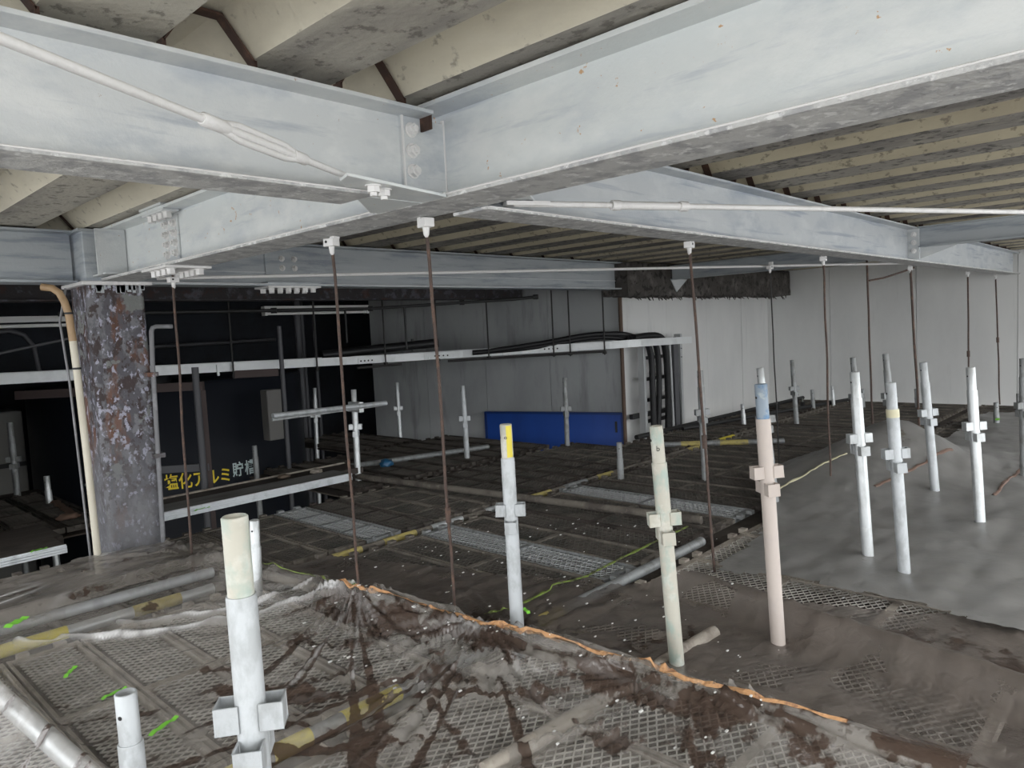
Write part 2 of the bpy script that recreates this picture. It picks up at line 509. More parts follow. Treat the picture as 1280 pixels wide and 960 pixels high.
CORNER = (6.55, 4.56, 0)
W3END = (5.61, 7.80, 0)
panel_wall('wall_back', CORNER, (10.45, 4.56, 0), ZF, 1.90, 0.15, wall_mat, 0.94, (0, -1, 0))
panel_wall('wall_right', (10.32, 4.75, 0), (10.32, -1.7, 0), ZF, 1.90, 0.15, wall_mat, 1.05, (-1, 0, 0))
panel_wall('wall_middle', W3END, CORNER, ZF, 1.90, 0.12, wall_shaded, 0.85, (-3.24, -0.94, 0))
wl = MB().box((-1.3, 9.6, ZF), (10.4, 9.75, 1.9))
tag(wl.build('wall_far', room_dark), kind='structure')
wl = MB().box((0.15, 4.75, ZF), (0.3, 9.6, 1.9))  # unseen wall added to keep daylight out of the dark room
tag(wl.build('wall_left_light_block', room_dark), kind='structure')
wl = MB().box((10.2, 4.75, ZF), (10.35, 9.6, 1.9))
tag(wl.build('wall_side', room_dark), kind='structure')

# folded-plate roof: one panel per rib, running along y
ZR = 1.785
HR = 0.088
PITCH = 0.425
ceil = thing('ceiling', (0, 0, 0), kind='structure')
t_ = 0.006
prof = [(0, 0), (0.225, 0), (0.285, HR), (0.355, HR), (PITCH, 0)]
lo = [(x, z) for x, z in prof]
hi = [(x, z + t_) for x, z in prof]
rb = MB()
Y0, Y1 = -0.95, 9.6
ys = [Y0 + (Y1 - Y0) * i / 12 for i in range(13)]
for k in range(len(prof) - 1):
    (xa, za), (xb, zb) = lo[k], lo[k + 1]
    for i in range(12):
        rb.add([(xa, ys[i], za), (xb, ys[i], zb), (xb, ys[i + 1], zb), (xa, ys[i + 1], za),
                (xa, ys[i], za + t_), (xb, ys[i], zb + t_), (xb, ys[i + 1], zb + t_), (xa, ys[i + 1], za + t_)],
               [(0, 1, 2, 3), (7, 6, 5, 4), (0, 4, 5, 1), (2, 6, 7, 3)])
rib_me = rb.mesh('roof_panel', roof_mat)
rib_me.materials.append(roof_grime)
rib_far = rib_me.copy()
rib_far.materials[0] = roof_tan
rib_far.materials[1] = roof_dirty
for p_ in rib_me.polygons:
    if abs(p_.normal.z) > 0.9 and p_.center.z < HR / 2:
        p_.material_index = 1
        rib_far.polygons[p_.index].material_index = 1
i0 = -4
for i in range(i0, 24):
    o = link('roof_panel', rib_me if i < 3 else rib_far, ceil, (0.425 + PITCH * i, 0, ZR))
# unseen slab added above the panels, so that no light leaks in
rd = MB().box((-1.28, Y0, ZR + HR + 0.01), (10.5, Y1 + 0.1, ZR + HR + 0.05))
tag(rd.build('light_seal_slab', concrete, ceil), kind='structure')


# ------------------------------------------------------------------ steel beams
def hbeam(name, label, p0, p1, ztop, depth, width, tf, tw, m_web, m_under, group=None, m_top=None, cat='steel beam', cope=0.0):
    p0, p1 = Vector(p0), Vector(p1)
    d = (p1 - p0).normalized()
    s = Vector((-d.y, d.x, 0))
    ln = (p1 - p0).length
    c = (p0 + p1) / 2
    root = thing(name, (c.x, c.y, ztop - depth), label, cat, group)
    MB().cbox((c.x, c.y, ztop - depth / 2), d, s, (0, 0, 1), ln / 2, tw / 2, depth / 2 - tf).build('web', m_web, root)
    MB().cbox((c.x, c.y, ztop - tf / 2), d, s, (0, 0, 1), ln / 2, width / 2, tf / 2).build('top_flange', m_top or m_web, root, bevel=0.0012)
    c2 = c - d * cope / 2
    MB().cbox((c2.x, c2.y, ztop - depth + tf / 2), d, s, (0, 0, 1), ln / 2 - cope / 2, width / 2, tf / 2).build('bottom_flange', m_under, root, bevel=0.0012)
    return root


def bolt_mesh(name, material, r=0.016, h=0.014):
    b = MB()
    b.tube([(0, 0, 0), (0, 0, 0.003)], r * 1.25, 14)
    b.tube([(0, 0, 0.003), (0, 0, 0.003 + h)], r, 6, smooth=False)
    if h < 0.018: b.tube([(0, 0, 0.003 + h), (0, 0, 0.003 + h * 1.6)], r * 0.55, 10, smooth=False)
    return b.mesh(name, material, )


BOLT = bolt_mesh('bolt', white_paint)
BOLT_BIG = bolt_mesh('bolt', white_paint, 0.019, 0.024)
BOLT_DARK = bolt_mesh('bolt', rust_dark, 0.013, 0.02)


def put_bolt(parent, p, direction, me=BOLT):
    o = bpy.data.objects.new('bolt', me)
    COL.objects.link(o)
    o.parent = parent
    o.location = Vector(p) - parent.location
    o.rotation_mode = 'QUATERNION'
    o.rotation_quaternion = Vector((0, 0, 1)).rotation_difference(Vector(direction).normalized())
    return o


AX = 1.42          # girder A web plane
ZA0, ZA1 = 1.51, 1.775
A = hbeam('main_girder', 'large white-primed girder with rust spots crossing the picture from column to upper right',
          (AX, -0.9, 0), (AX, 4.20, 0), ZA1, ZA1 - ZA0, 0.18, 0.013, 0.010, primer_spot, primer_under)
BY = 1.57
B = hbeam('side_beam', 'grey-primed beam at upper left bolted into the main girder',
          (-1.2, BY, 0), (AX - 0.094, BY, 0), 1.745, 0.245, 0.15, 0.010, 0.008, primer, primer_under, cope=0.21)
Cc = hbeam('side_beam', 'grey-primed beam running to the far right wall beyond the main girder',
           (AX + 0.094, BY, 0), (10.28, BY, 0), 1.75, 0.25, 0.15, 0.010, 0.008, primer_mid, primer_under)
DY = 4.35
D = hbeam('side_beam', 'dull grey painted beam from column to fireproofed stretch at back',
          (1.56, DY, 0), (6.35, DY, 0), 1.775, 0.275, 0.17, 0.012, 0.009, primer_dull, primer_dull)
DL = hbeam('side_beam', 'short length of grey beam left of the rusty column',
           (-1.2, DY, 0), (1.24, DY, 0), 1.775, 0.27, 0.17, 0.012, 0.009, primer_dull, primer_dull)
A2 = hbeam('purlin_beam', 'slim grey beam at far right edge framing into the long right beam',
           (6.02, -0.9, 0), (6.02, BY - 0.08, 0), 1.752, 0.15, 0.10, 0.009, 0.007, primer_dull, primer_dull)
A3 = hbeam('purlin_beam', 'slim grey beam behind the long right beam above the fireproofing',
           (7.05, BY + 0.08, 0), (7.05, DY - 0.17, 0), 1.752, 0.15, 0.10, 0.009, 0.007, primer_dull, primer_dull)
# white lines that paint the lit edge along the near lip of the bottom flange
MB().tube([(AX - 0.0905, -0.9, ZA0 + 0.011), (AX - 0.0905, 4.19, ZA0 + 0.011)], 0.0028, 6).build('lit_edge_line', white_paint, A)
MB().tube([(-1.2, BY - 0.0755, 1.508), (AX - 0.31, BY - 0.0755, 1.508)], 0.0022, 6).build('lit_edge_line', white_paint, B)
MB().tube([(AX + 0.1, BY - 0.0755, 1.508), (10.27, BY - 0.0755, 1.508)], 0.0022, 6).build('lit_edge_line', white_paint, Cc)


# tight-frame straps carrying the roof ribs, welded along each side beam
def strap(parent, y, x0, x1, z, wd=0.03):
    b = MB()
    n0 = math.floor((x0 - 0.425) / PITCH)
    n1 = math.ceil((x1 - 0.425) / PITCH)
    for n in range(n0, n1):
        xb = 0.425 + n * PITCH
        pts = [(xb, z + 0.036), (xb + 0.225, z + 0.036)]
        up = [(xb + 0.225, -0.005), (xb + 0.285, HR - 0.007), (xb + 0.355, HR - 0.007), (xb + PITCH, -0.005)]
        for (xa, za), (xc, zc) in zip(up[:-1], up[1:]):
            if xa < x0 or xc > x1: continue
            b.prism([(xa, y, ZR + za - 0.006), (xc, y, ZR + zc - 0.006), (xc, y, ZR + zc), (xa, y, ZR + za)], (0, wd, 0))
        for xx in (xb - 0.004, xb + 0.221):
            if x0 < xx < x1:
                b.box((xx, y, z), (xx + 0.008, y + wd, ZR - 0.004))
    return b.build('roof_strap', rust_dark, parent)


strap(B, BY - 0.02, -1.15, AX + 0.06, 1.745)
strap(Cc, BY - 0.02, AX + 0.06, 10.2, 1.75)
strap(D, DY - 0.02, 1.5, 6.3, 1.775)
strap(DL, DY - 0.02, -1.15, 1.3, 1.775)

# joint of beam B with girder A: cleat plate with three bolts, cope, gusset
MB().box((AX - 0.16, BY - 0.016, 1.53), (AX - 0.006, BY - 0.004, 1.735)).build('cleat_plate', primer, A, bevel=0.001)
for z in (1.700, 1.645, 1.590):
    put_bolt(A, (AX - 0.128, BY - 0.016, z), (0, -1, 0), BOLT)
MB().box((AX - 0.16, BY - 0.02, 1.53), (AX - 0.155, BY - 0.014, 1.74)).build('weld_bead', white_paint, A)
MB().tube([(AX - 0.008, BY - 0.012, 1.53), (AX - 0.008, BY - 0.012, 1.745)], 0.006, 6).build('weld_bead', white_paint, A)
gp = MB()
gp.prism([(0.965, 1.39, 1.511), (1.329, 1.465, 1.511), (1.329, 1.77, 1.511), (1.30, 1.77, 1.511), (0.985, 1.45, 1.511)], (0, 0, 0.008))
gp.build('gusset_plate', primer_spot, A, bevel=0.001)
put_bolt(A, (1.075, 1.445, 1.511), (0, 0, -1), BOLT)
put_bolt(A, (1.125, 1.47, 1.511), (0, 0, -1), BOLT)
MB().box((1.322, 1.47, 1.519), (1.331, 1.75, 1.525)).build('weld_bead', white_paint, A)
gp = MB()
gp.prism([(AX + 0.006, BY - 0.28, 1.534), (AX + 0.30, BY - 0.08, 1.534), (AX + 0.25, BY - 0.01, 1.534), (AX + 0.006, BY - 0.01, 1.534)], (0, 0, 0.009))
gp.build('gusset_plate', primer_spot, A, bevel=0.001)
MB().box((AX + 0.006, BY - 0.016, 1.53), (AX + 0.16, BY - 0.004, 1.735)).build('cleat_plate', primer, A)
# dark strip painting the shadow between the coped flange end and the girder
MB().box((AX - 0.094, BY - 0.06, 1.70), (AX - 0.088, BY - 0.01, 1.742)).build('cope_shadow_strip', rust_dark, A)

# bolted splice of girder A near the column
ysp = 3.45
MB().box((AX - 0.10, ysp - 0.12, ZA1), (AX + 0.10, ysp + 0.13, ZA1 + 0.011)).build('splice_plate', primer, A, bevel=0.001)
MB().box((AX - 0.09, ysp - 0.12, ZA1 - 0.024), (AX - 0.02, ysp + 0.13, ZA1 - 0.013)).build('splice_plate', primer, A, bevel=0.001)
MB().box((AX - 0.105, ysp - 0.13, ZA0 - 0.011), (AX + 0.105, ysp + 0.15, ZA0)).build('splice_plate', white_paint, A, bevel=0.001)
MB().box((AX - 0.014, ysp - 0.075, ZA0 + 0.03), (AX - 0.005, ysp + 0.075, ZA1 - 0.03)).build('splice_plate', primer, A, bevel=0.001)
for j in range(4):
    yy = ysp - 0.09 + j * 0.06
    put_bolt(A, (AX - 0.06, yy, ZA1 - 0.024), (0, 0, -1), BOLT_BIG)
    put_bolt(A, (AX - 0.06, yy, ZA1 + 0.011), (0, 0, 1), BOLT_DARK)
    for xx in (-0.065, 0.065):
        put_bolt(A, (AX + xx, yy, ZA0 - 0.011), (0, 0, -1), BOLT_BIG)
for yy in (ysp - 0.045, ysp + 0.045):
    for z in (1.575, 1.62, 1.665, 1.71):
        put_bolt(A, (AX - 0.014, yy, z), (-1, 0, 0), BOLT)

# splice of beam D
xs = 2.50
MB().box((xs - 0.16, DY - 0.018, 1.565), (xs + 0.16, DY - 0.005, 1.735)).build('splice_plate', primer_dull, D, bevel=0.001)
MB().box((xs - 0.19, DY - 0.09, 1.512), (xs + 0.19, DY + 0.09, 1.524)).build('splice_plate', primer_dull, D)
MB().box((xs - 0.19, DY - 0.092, 1.488), (xs + 0.19, DY + 0.092, 1.5)).build('splice_plate', white_paint, D, bevel=0.001)
for i in range(6):
    put_bolt(D, (xs - 0.15 + i * 0.06, DY - 0.055, 1.488), (0, 0, -1), BOLT_BIG)
    put_bolt(D, (xs - 0.15 + i * 0.06, DY + 0.055, 1.488), (0, 0, -1), BOLT_BIG)
for xx in (-0.045, 0.045):
    for z in (1.62, 1.68):
        put_bolt(D, (xs + xx, DY - 0.018, z), (0, -1, 0), BOLT)
for (b_, y_) in ((D, DY - 0.0865), ):
    MB().tube([(1.56, y_, 1.512), (6.3, y_, 1.512)], 0.002, 6).build('lit_edge_line', white_paint, b_)  # white line painting the lit flange edge of the back beam
    MB().box((1.6, DY - 0.012, 1.588), (6.3, DY - 0.0045, 1.594)).build('paint_line', primer, b_)

# end joint of beam A2 with C: full height plate and haunch
MB().box((6.00, BY - 0.08, 1.52), (6.012, BY - 0.004, 1.74)).build('end_plate', primer, A2)
hp = MB()
hp.prism([(6.03, BY - 0.08, 1.52), (6.03, BY - 0.08, 1.61), (6.03, BY - 0.34, 1.605)], (0.01, 0, 0))
hp.build('haunch_plate', primer, A2)
for z in (1.58, 1.64, 1.70):
    put_bolt(A2, (6.0, BY - 0.045, z), (-1, 0, 0), BOLT)
# triangular stiffener under the end of A3
st = MB().prism([(7.0, DY - 0.17, 1.61), (7.35, DY - 0.17, 1.61), (7.12, DY - 0.17, 1.47)], (0, -0.01, 0))
st.build('haunch_plate', primer, A3)

# fireproofed stretch of the back beam
fp = MB()
nx, zlev = 90, None
ring = []
per = [(0, 0), (0.08, 0), (0.16, 0), (0.24, 0), (0.31, 0), (0.31, 0.08), (0.31, 0.17), (0.31, 0.26), (0.31, 0.335), (0.2, 0.335), (0.1, 0.335), (0, 0.335), (0, 0.26), (0, 0.17), (0, 0.10), (0, 0.05)]
for i in range(nx + 1):
    x = 6.20 + (10.26 - 6.20) * i / nx
    for (py, pz) in per:
        q = Vector((x * 7, py * 16, pz * 16))
        k = noise.noise(q) * 0.020 + noise.noise(q * 2.7) * 0.010
        rag = -0.035 * max(0, noise.noise(Vector((x * 14, py * 9, 3)))) if pz == 0 else 0
        cy, cz = py - 0.155, pz - 0.17
        ln = math.hypot(cy, cz) or 1
        ring.append((x, 4.19 + py + cy / ln * k, 1.435 + pz + cz / ln * k + rag))
np_ = len(per)
fs = []
for i in range(nx):
    for k in range(np_):
        a, b = i * np_ + k, i * np_ + (k + 1) % np_
        fs.append((a, b, b + np_, a + np_))
fp.add(ring, fs, True)
fp.add(ring[:np_], [tuple(range(np_))])
fp.add(ring[-np_:], [tuple(range(np_))])
for i in range(60):
    x = 6.3 + random.random() * 3.9
    fp.tube([(x, 4.19 + random.random() * 0.1, 1.44), (x + random.uniform(-.01, .01), 4.2, 1.40 - random.random() * 0.025)], [0.012, 0.003], 5)
tag(fp.build('fireproofed_beam', rockwool), 'dark lumpy fireproofing spray around the back beam end', 'steel beam')

# ------------------------------------------------------------------ column
CX0, CX1, CY0, CY1 = 1.26, 1.545, 4.20, 4.50
colm = thing('steel_column', ((CX0 + CX1) / 2, (CY0 + CY1) / 2, ZF), 'corroded steel box column below the white beam joint, left of centre', 'column')


def rbox(x0, x1, y0, y1, z0, z1, r, seg=5, nz=1):
    b = MB()
    ring = []
    for (cx, cy, a0) in ((x1 - r, y1 - r, 0), (x0 + r, y1 - r, 90), (x0 + r, y0 + r, 180), (x1 - r, y0 + r, 270)):
        for k in range(seg + 1):
            a = math.radians(a0 + 90 * k / seg)
            ring.append((cx + r * math.cos(a), cy + r * math.sin(a)))
    n = len(ring)
    vs = [(x, y, z) for z in (z0, z1) for (x, y) in ring]
    b.add(vs, [(k, (k + 1) % n, (k + 1) % n + n, k + n) for k in range(n)], True)
    b.add(vs[:n], [tuple(range(n - 1, -1, -1))])
    b.add(vs[n:], [tuple(range(n))])
    return b


rbox(CX0, CX1, CY0, CY1, ZF, 1.49, 0.03).build('column_shaft', col_rust, colm)
rbox(CX0 - 0.005, CX1 + 0.005, CY0 - 0.005, CY1 + 0.005, 1.505, 1.78, 0.006, 2).build('panel_zone', primer_dull, colm)
MB().box((CX0 - 0.03, CY0 - 0.03, 1.488), (CX1 + 0.03, CY1 + 0.03, 1.507)).build('diaphragm_plate', white_paint, colm, bevel=0.002)
MB().box((CX0 - 0.03, CY0 - 0.03, 1.762), (CX1 + 0.03, CY1 + 0.03, 1.776)).build('diaphragm_plate', primer_dull, colm, bevel=0.002)
MB().box((CX0 + 0.03, CY0 - 0.20, 1.53), (CX0 + 0.155, CY0 - 0.006, 1.538)).build('stiffener_plate', primer, colm)
MB().box((CX0 + 0.01, CY0 - 0.16, 1.53), (CX0 + 0.15, CY0 - 0.148, 1.76)).build('stiffener_plate', primer, colm)
for zz in (1.50, ):
    b = MB()
    for k in range(26):
        x = CX0 + random.random() * 0.29
        h = 0.01 + random.random() * 0.035
        b.box((x, CY0 - 0.0015, 1.49 - h), (x + 0.012 + random.random() * 0.01, CY0 + 0.01, 1.49))
    b.build('paint_edge', primer_dull, colm)

# conduit and pipes at the column
cd = thing('grey_conduit', (1.515, 4.17, ZF), 'thin grey conduit down the right edge of the rusty column', 'pipe')
MB().tube([(1.66, 4.165, 1.259), (1.575, 4.165, 1.261), (1.556, 4.165, 1.255), (1.547, 4.165, 1.235), (1.54, 4.165, 1.1), (1.515, 4.17, 0.05), (1.51, 4.17, ZF)], 0.0125, 10).build('conduit_tube', grey_conduit, cd)
for z in (1.0, 0.55):
    MB().box((1.50, 4.15, z - 0.012), (1.56, 4.2, z + 0.012)).build('pipe_saddle', col_rust, cd)
pv = thing('drain_pipe', (1.17, 4.12, ZF), 'beige plastic pipe curving down the left side of the rusty column', 'pipe')
MB().tube([(1.06, 4.22, 1.478), (1.098, 4.19, 1.47), (1.122, 4.17, 1.445), (1.138, 4.16, 1.40), (1.15, 4.15, 1.33), (1.157, 4.15, 1.20)], 0.018, 12).build('pipe_bend', pvc_brown, pv)
MB().tube([(1.157, 4.15, 1.20), (1.163, 4.15, 1.02), (1.166, 4.13, 0.6), (1.169, 4.12, 0.086), (1.17, 4.12, ZF)], 0.018, 12).build('pipe_length', pvc, pv)
for z, x in ((1.34, 1.149), (1.06, 1.162), (0.46, 1.167)):
    MB().tube([(x, 4.145, z - 0.005), (x, 4.145, z + 0.005)], 0.0215, 12).build('cable_tie', black_rubber, pv)
MB().tube([(1.16, 4.2, 1.47), (1.12, 4.2, 1.3), (1.135, 4.19, 1.0), (1.14, 4.17, 0.5), (1.145, 4.15, 0.0), (1.145, 4.15, ZF)], 0.006, 6).build('wire', grey_conduit, pv)


# ------------------------------------------------------------------ tension brace rods with turnbuckles
def brace(label, a, b, r, tb=None, rbig=None, gap=True):
    a, b = Vector(a), Vector(b)
    root = thing('brace_rod', a, label, 'brace rod', None)
    MB().tube([a, b], r, 12).build('rod', white_paint, root)
    d = (b - a).normalized()
    if tb:
        t0, t1 = tb
        p, q = a + d * t0, a + d * t1
        R = rbig
        up = Vector((0, 0, 1))
        s = d.cross(up).normalized()
        up = s.cross(d)
        e = (t1 - t0)
        if gap:
            for sg in (1, -1):
                MB().tube([p + d * e * 0.02 + up * sg * R * 0.55, p + d * e * 0.2 + up * sg * R * 1.15, q - d * e * 0.2 + up * sg * R * 1.15, q - d * e * 0.02 + up * sg * R * 0.55], [R * 0.5, R * 0.55, R * 0.55, R * 0.5], 10).build('turnbuckle_arm', white_paint, root)
            MB().tube([p - d * 0.05, p - d * 0.045, p + d * 0.012, p + d * 0.02], [R * 0.8, R * 1.05, R * 1.05, R * 0.85], 12).build('turnbuckle_nut', white_paint, root)
            MB().tube([q - d * 0.02, q - d * 0.015, q + d * 0.025, q + d * 0.03], [R * 0.85, R * 1.05, R * 1.05, R * 0.8], 12).build('turnbuckle_nut', white_paint, root)
        else:
            MB().tube([p, p + d * 0.01, q - d * 0.01, q], [R * 0.9, R, R, R * 0.9], 14).build('turnbuckle_sleeve', white_paint, root)
            for w in (p, q - d * 0.03):
                MB().tube([w, w + d * 0.03], R * 1.25, 14).build('turnbuckle_nut', white_paint, root)
    return root


br1 = brace('white-painted brace rod with turnbuckle in front of upper left beam', (-0.55, 0.620, 1.527), (1.09, 1.50, 1.527), 0.0075, (1.31, 1.56), 0.0115)
MB().cbox((1.06, 1.484, 1.526), Vector((0.881, 0.473, 0)), Vector((-0.473, 0.881, 0)), (0, 0, 1), 0.06, 0.018, 0.006).build('end_lug', white_paint, br1)
br2 = brace('white-painted brace rod stretching right from the girder joint', (1.62, 1.49, 1.524), (4.6, 0.03, 1.52), 0.0095, (0.33, 0.61), 0.013, False)
MB().cbox((1.66, 1.475, 1.524), Vector((0.893, -0.449, 0)), Vector((0.449, 0.893, 0)), (0, 0, 1), 0.07, 0.02, 0.006).build('end_lug', white_paint, br2)
br3 = brace('thin white brace rod crossing behind the hanger rods from back beam', (1.62, 4.22, 1.53), (6.75, 1.66, 1.53), 0.0095)
MB().cbox((6.66, 1.70, 1.53), Vector((0.893, -0.449, 0)), Vector((0.449, 0.893, 0)), (0, 0, 1), 0.12, 0.025, 0.01).build('end_lug', white_paint, br3)


# ------------------------------------------------------------------ hanger rods
def hanger(label, a, b, ztop=None, joint=None, clampdir=(1, 0, 0), clamp=True, r=0.0065, black=False):
    a, b = Vector(a), Vector(b)
    if ztop is None: ztop = 1.5
    root = thing('hanger_rod', (b.x, b.y, 0.0), label, 'hanger rod', 'hanger rods carrying the scaffold deck')
    mm = rod_black if black else rod_mat
    k = (b.z - 0.0) / (a.z - b.z)
    foot = b - (a - b) * k
    pts = [a]
    for i in range(1, 12):
        q = a.lerp(foot, i / 12)
        pts.append(q + Vector((noise.noise(q * 3) * 0.006, noise.noise(q * 3 + Vector((5, 0, 0))) * 0.006, 0)))
    pts.append(foot)
    MB().tube(pts, r, 8).build('rod', mm, root)
    if joint:
        c = a.lerp(foot, joint)
        d = (foot - a).normalized()
        MB().tube([c - d * 0.03, c + d * 0.03], r * 1.8, 8).build('coupler', mm, root)
    if clamp:
        cd_ = Vector(clampdir).normalized()
        s = Vector((-cd_.y, cd_.x, 0))
        c = Vector((a.x, a.y, ztop))
        MB().cbox(c + Vector((0, 0, -0.014)) + cd_ * 0.0, cd_, s, (0, 0, 1), 0.024, 0.018, 0.014).build('beam_clamp', white_paint, root, bevel=0.002)
        MB().cbox(c + Vector((0, 0, 0.012)) + cd_ * 0.018, cd_, s, (0, 0, 1), 0.010, 0.014, 0.014).build('clamp_jaw', white_paint, root)
        MB().tube([c + Vector((0, 0, -0.028)), c + Vector((0, 0, -0.05)), c + Vector((0, 0, -0.058))], [0.011, 0.009, 0.004], 8).build('clamp_nut', white_paint, root)
        MB().tube([c + Vector((0, 0, -0.012)) - s * 0.02 - cd_ * 0.008, c + Vector((0, 0, -0.012)) - s * 0.016 - cd_ * 0.008], 0.005, 8).build('clamp_hole', ink, root)
    return root


hanger('rusty hanger rod just right of the column, below the bolted girder splice', (1.498, 3.698, 1.50), (1.480, 3.706, 0.091), 1.49, clamp=True)
hanger('rusty hanger rod from main girder, left of the girder joint, third from left', (1.480, 2.257, 1.50), (1.588, 2.390, 0.14), 1.505, clampdir=(0.2, -1, 0), r=0.0055)
hanger('rusty hanger rod under the girder joint with coupler half way down', (1.485, 1.740, 1.50), (1.715, 1.968, 0.152), 1.505, 0.66, clampdir=(0.2, 1, 0), r=0.0055)
hanger('rusty hanger rod from near end of long right beam, beside the cable ladder', (2.918, 1.640, 1.50), (2.947, 1.600, 0.421), 1.498, 0.6, clampdir=(1, 0.2, 0))
hanger('rusty hanger rod right of the far end of the fireproofing, before the wall corner', (4.567, 1.660, 1.50), (4.577, 1.64, 0.168), 1.498, clampdir=(1, 0.2, 0))
hanger('thick rusty hanger rod dropping behind the tape-banded bright post', (6.581, 1.70, 1.50), (6.594, 1.66, 0.547), 1.498, clampdir=(1, 0.2, 0), r=0.010)
hanger('thin hanger rod with coupler, second from right', (8.477, 1.67, 1.50), (8.479, 1.66, 0.036), 1.498, 0.55, clampdir=(1, 0.2, 0), r=0.008)
hanger('thin hanger rod with coupler, furthest right along the beam', (9.93, 1.68, 1.50), (9.94, 1.64, 0.1), 1.498, 0.5, clampdir=(1, 0.2, 0), r=0.008)
hanger('plain dark hanger rod behind the long right beam, left of the thick rod', (6.30, 1.95, 1.75), (6.311, 1.92, 0.293), clamp=False, r=0.008)
hanger('dark hanger rod hooked on thin white brace rod in front of fireproofing', (5.317, 2.322, 1.52), (5.345, 2.30, 0.204), 1.53, r=0.0055, black=True)
hk = thing('bent_hook', (6.35, 1.85, 1.45), 'short bent rusty bar sticking out under long right beam', 'bar')
MB().tube([(6.31, 1.93, 1.40), (6.5, 1.88, 1.42), (6.75, 1.80, 1.47), (6.85, 1.74, 1.50)], 0.008, 7).build('bar', rod_mat, hk)


# ------------------------------------------------------------------ scaffold posts
def post(label, top, foot, kind='full', m_low=galv, m_up=galv, rot=20, zj=0.118, zp=0.30, band=None, mark=None, stripe=False, r=0.0243):
    top, foot = Vector(top), Vector(foot)
    d = (top - foot).normalized()
    base = foot + d * ((ZF - foot.z) / d.z)
    root = thing('scaffold_post', (foot.x, foot.y, ZF), label, 'scaffold post', 'scaffold posts standing up through the deck')
    rj = top - d * zj
    MB().ring_tube(rj - d * 0.05, top, r * 0.86, r * 0.72).build('inner_tube', m_up, root)
    lo_ = MB()
    lo_.tube([base, rj - d * 0.003, rj], [r, r, r * 0.96], 20)
    lo_.build('outer_tube', m_low, root)
    # spring-pin hole
    a = math.radians(rot + 190)
    hd = Vector((math.cos(a), math.sin(a), 0))
    hd = (hd - d * hd.dot(d)).normalized()
    hp_ = top - d * 0.045 + hd * (r * 0.86 - 0.004)
    MB().tube([hp_, hp_ + hd * 0.0045], 0.0045, 10).build('pin_hole', ink, root)
    hp2 = rj + d * 0.03 - hd * 0.6 * (r * 0.8)
    if kind == 'full':
        for q, (ang, dz) in enumerate(((0, 0), (180, 0), (90, -0.055), (270, -0.055))):
            a = math.radians(rot + ang)
            o = Vector((math.cos(a), math.sin(a), 0))
            o = (o - d * o.dot(d)).normalized()
            s = d.cross(o)
            c = top - d * (zp - dz) + o * r
            pk = MB()
            h = 0.021
            w = 0.019
            t = 0.0028
            ext = 0.027
            for sg in (-1, 1):
                pk.cbox(c + o * (ext / 2 - 0.004) + s * sg * w, o, s, d, ext / 2 + 0.004, t / 2, h)
            pk.cbox(c + o * (ext - t / 2), o, s, d, t / 2, w + t / 2, h)
            pk.build('wedge_pocket', m_low, root, bevel=0.0008)
    if band is not None:
        bz, bh, bm_ = band
        p = top - d * bz
        MB().tube([p - d * bh, p], r * 1.05, 20, caps=False).build('tape_band', bm_, root)
    if stripe:
        st_ = MB()
        n = 7
        for k in range(n):
            a0 = math.radians(222 + k * 9)
            a1 = math.radians(222 + (k + 1) * 9)
            u0 = Vector((math.cos(a0), math.sin(a0), 0)) * (r * 0.866)
            u1 = Vector((math.cos(a1), math.sin(a1), 0)) * (r * 0.866)
            p0, p1 = top - d * 0.004, rj + d * 0.004
            st_.add([p0 + u0, p0 + u1, p1 + u1, p1 + u0], [(0, 1, 2, 3)])
        st_.build('yellow_stripe', yellow, root)
    if mark:
        ch, ang, dz, sz = mark
        cu = bpy.data.curves.new('mark', 'FONT')
        cu.body = ch
        cu.size = sz
        cu.align_x = 'CENTER'
        cu.extrude = 0.0004
        to = bpy.data.objects.new('tmp', cu)
        COL.objects.link(to)
        me = bpy.data.meshes.new_from_object(to)
        bpy.data.objects.remove(to)
        a = math.radians(ang)
        o = Vector((math.cos(a), math.sin(a), 0))
        xr = Vector((-o.y, o.x, 0))
        R = r * 0.86 + 0.0008
        for v in me.vertices:
            th = v.co.x / R
            n_ = o * math.cos(th) + xr * math.sin(th)
            p = top - d * dz + n_ * (R + v.co.z) + Vector((0, 0, 1)) * v.co.y
            v.co = p
        me.materials.clear()
        me.materials.append(ink)
        link('stencil_mark', me, root)
    return root


P = post
P('thick white weathered post with four pockets, nearest the camera', (0.472, 1.019, 0.898), (0.477, 1.017, 0), m_low=galv_bright, m_up=galv_cream, rot=-38, r=0.0222)
P('white post with yellow-striped top standing on orange-taped ridge', (1.783, 1.728, 0.825), (1.787, 1.724, 0), m_low=galv_bright, m_up=galv_cream, rot=-50, stripe=True, mark=('o', 215, 0.050, 0.02))
P('pinkish beige post with worn blue top tube', (2.340, 1.063, 0.925), (2.356, 1.028, 0), m_low=pink_steel, m_up=blue_worn, rot=-42)
P('grey post overlapping a farther post, left of the tape-banded post', (3.420, 1.114, 0.882), (3.434, 1.068, 0), rot=-46)
P('bright silver post with pale yellow tape band and small hole near top', (3.278, 0.925, 0.850), (3.290, 0.879, 0), m_low=galv_bright, m_up=galv_bright, rot=-50, band=(0.112, 0.035, cream_tape))
P('bright post rising from the plastic mound, right of tape-banded post', (4.795, 1.173, 0.833), (4.810, 1.112, 0), m_low=galv_bright, m_up=galv_bright, rot=-44)
P('mottled grey post with four pockets, last full post before right edge', (4.254, 0.826, 0.844), (4.262, 0.783, 0), rot=-48)
P('cream post stamped with small letter b in front of cable ladder', (1.966, 1.242, 0.822), (1.989, 1.206, 0), m_low=galv_cream, m_up=galv_cream, rot=-45, mark=('b', 212, 0.078, 0.024))
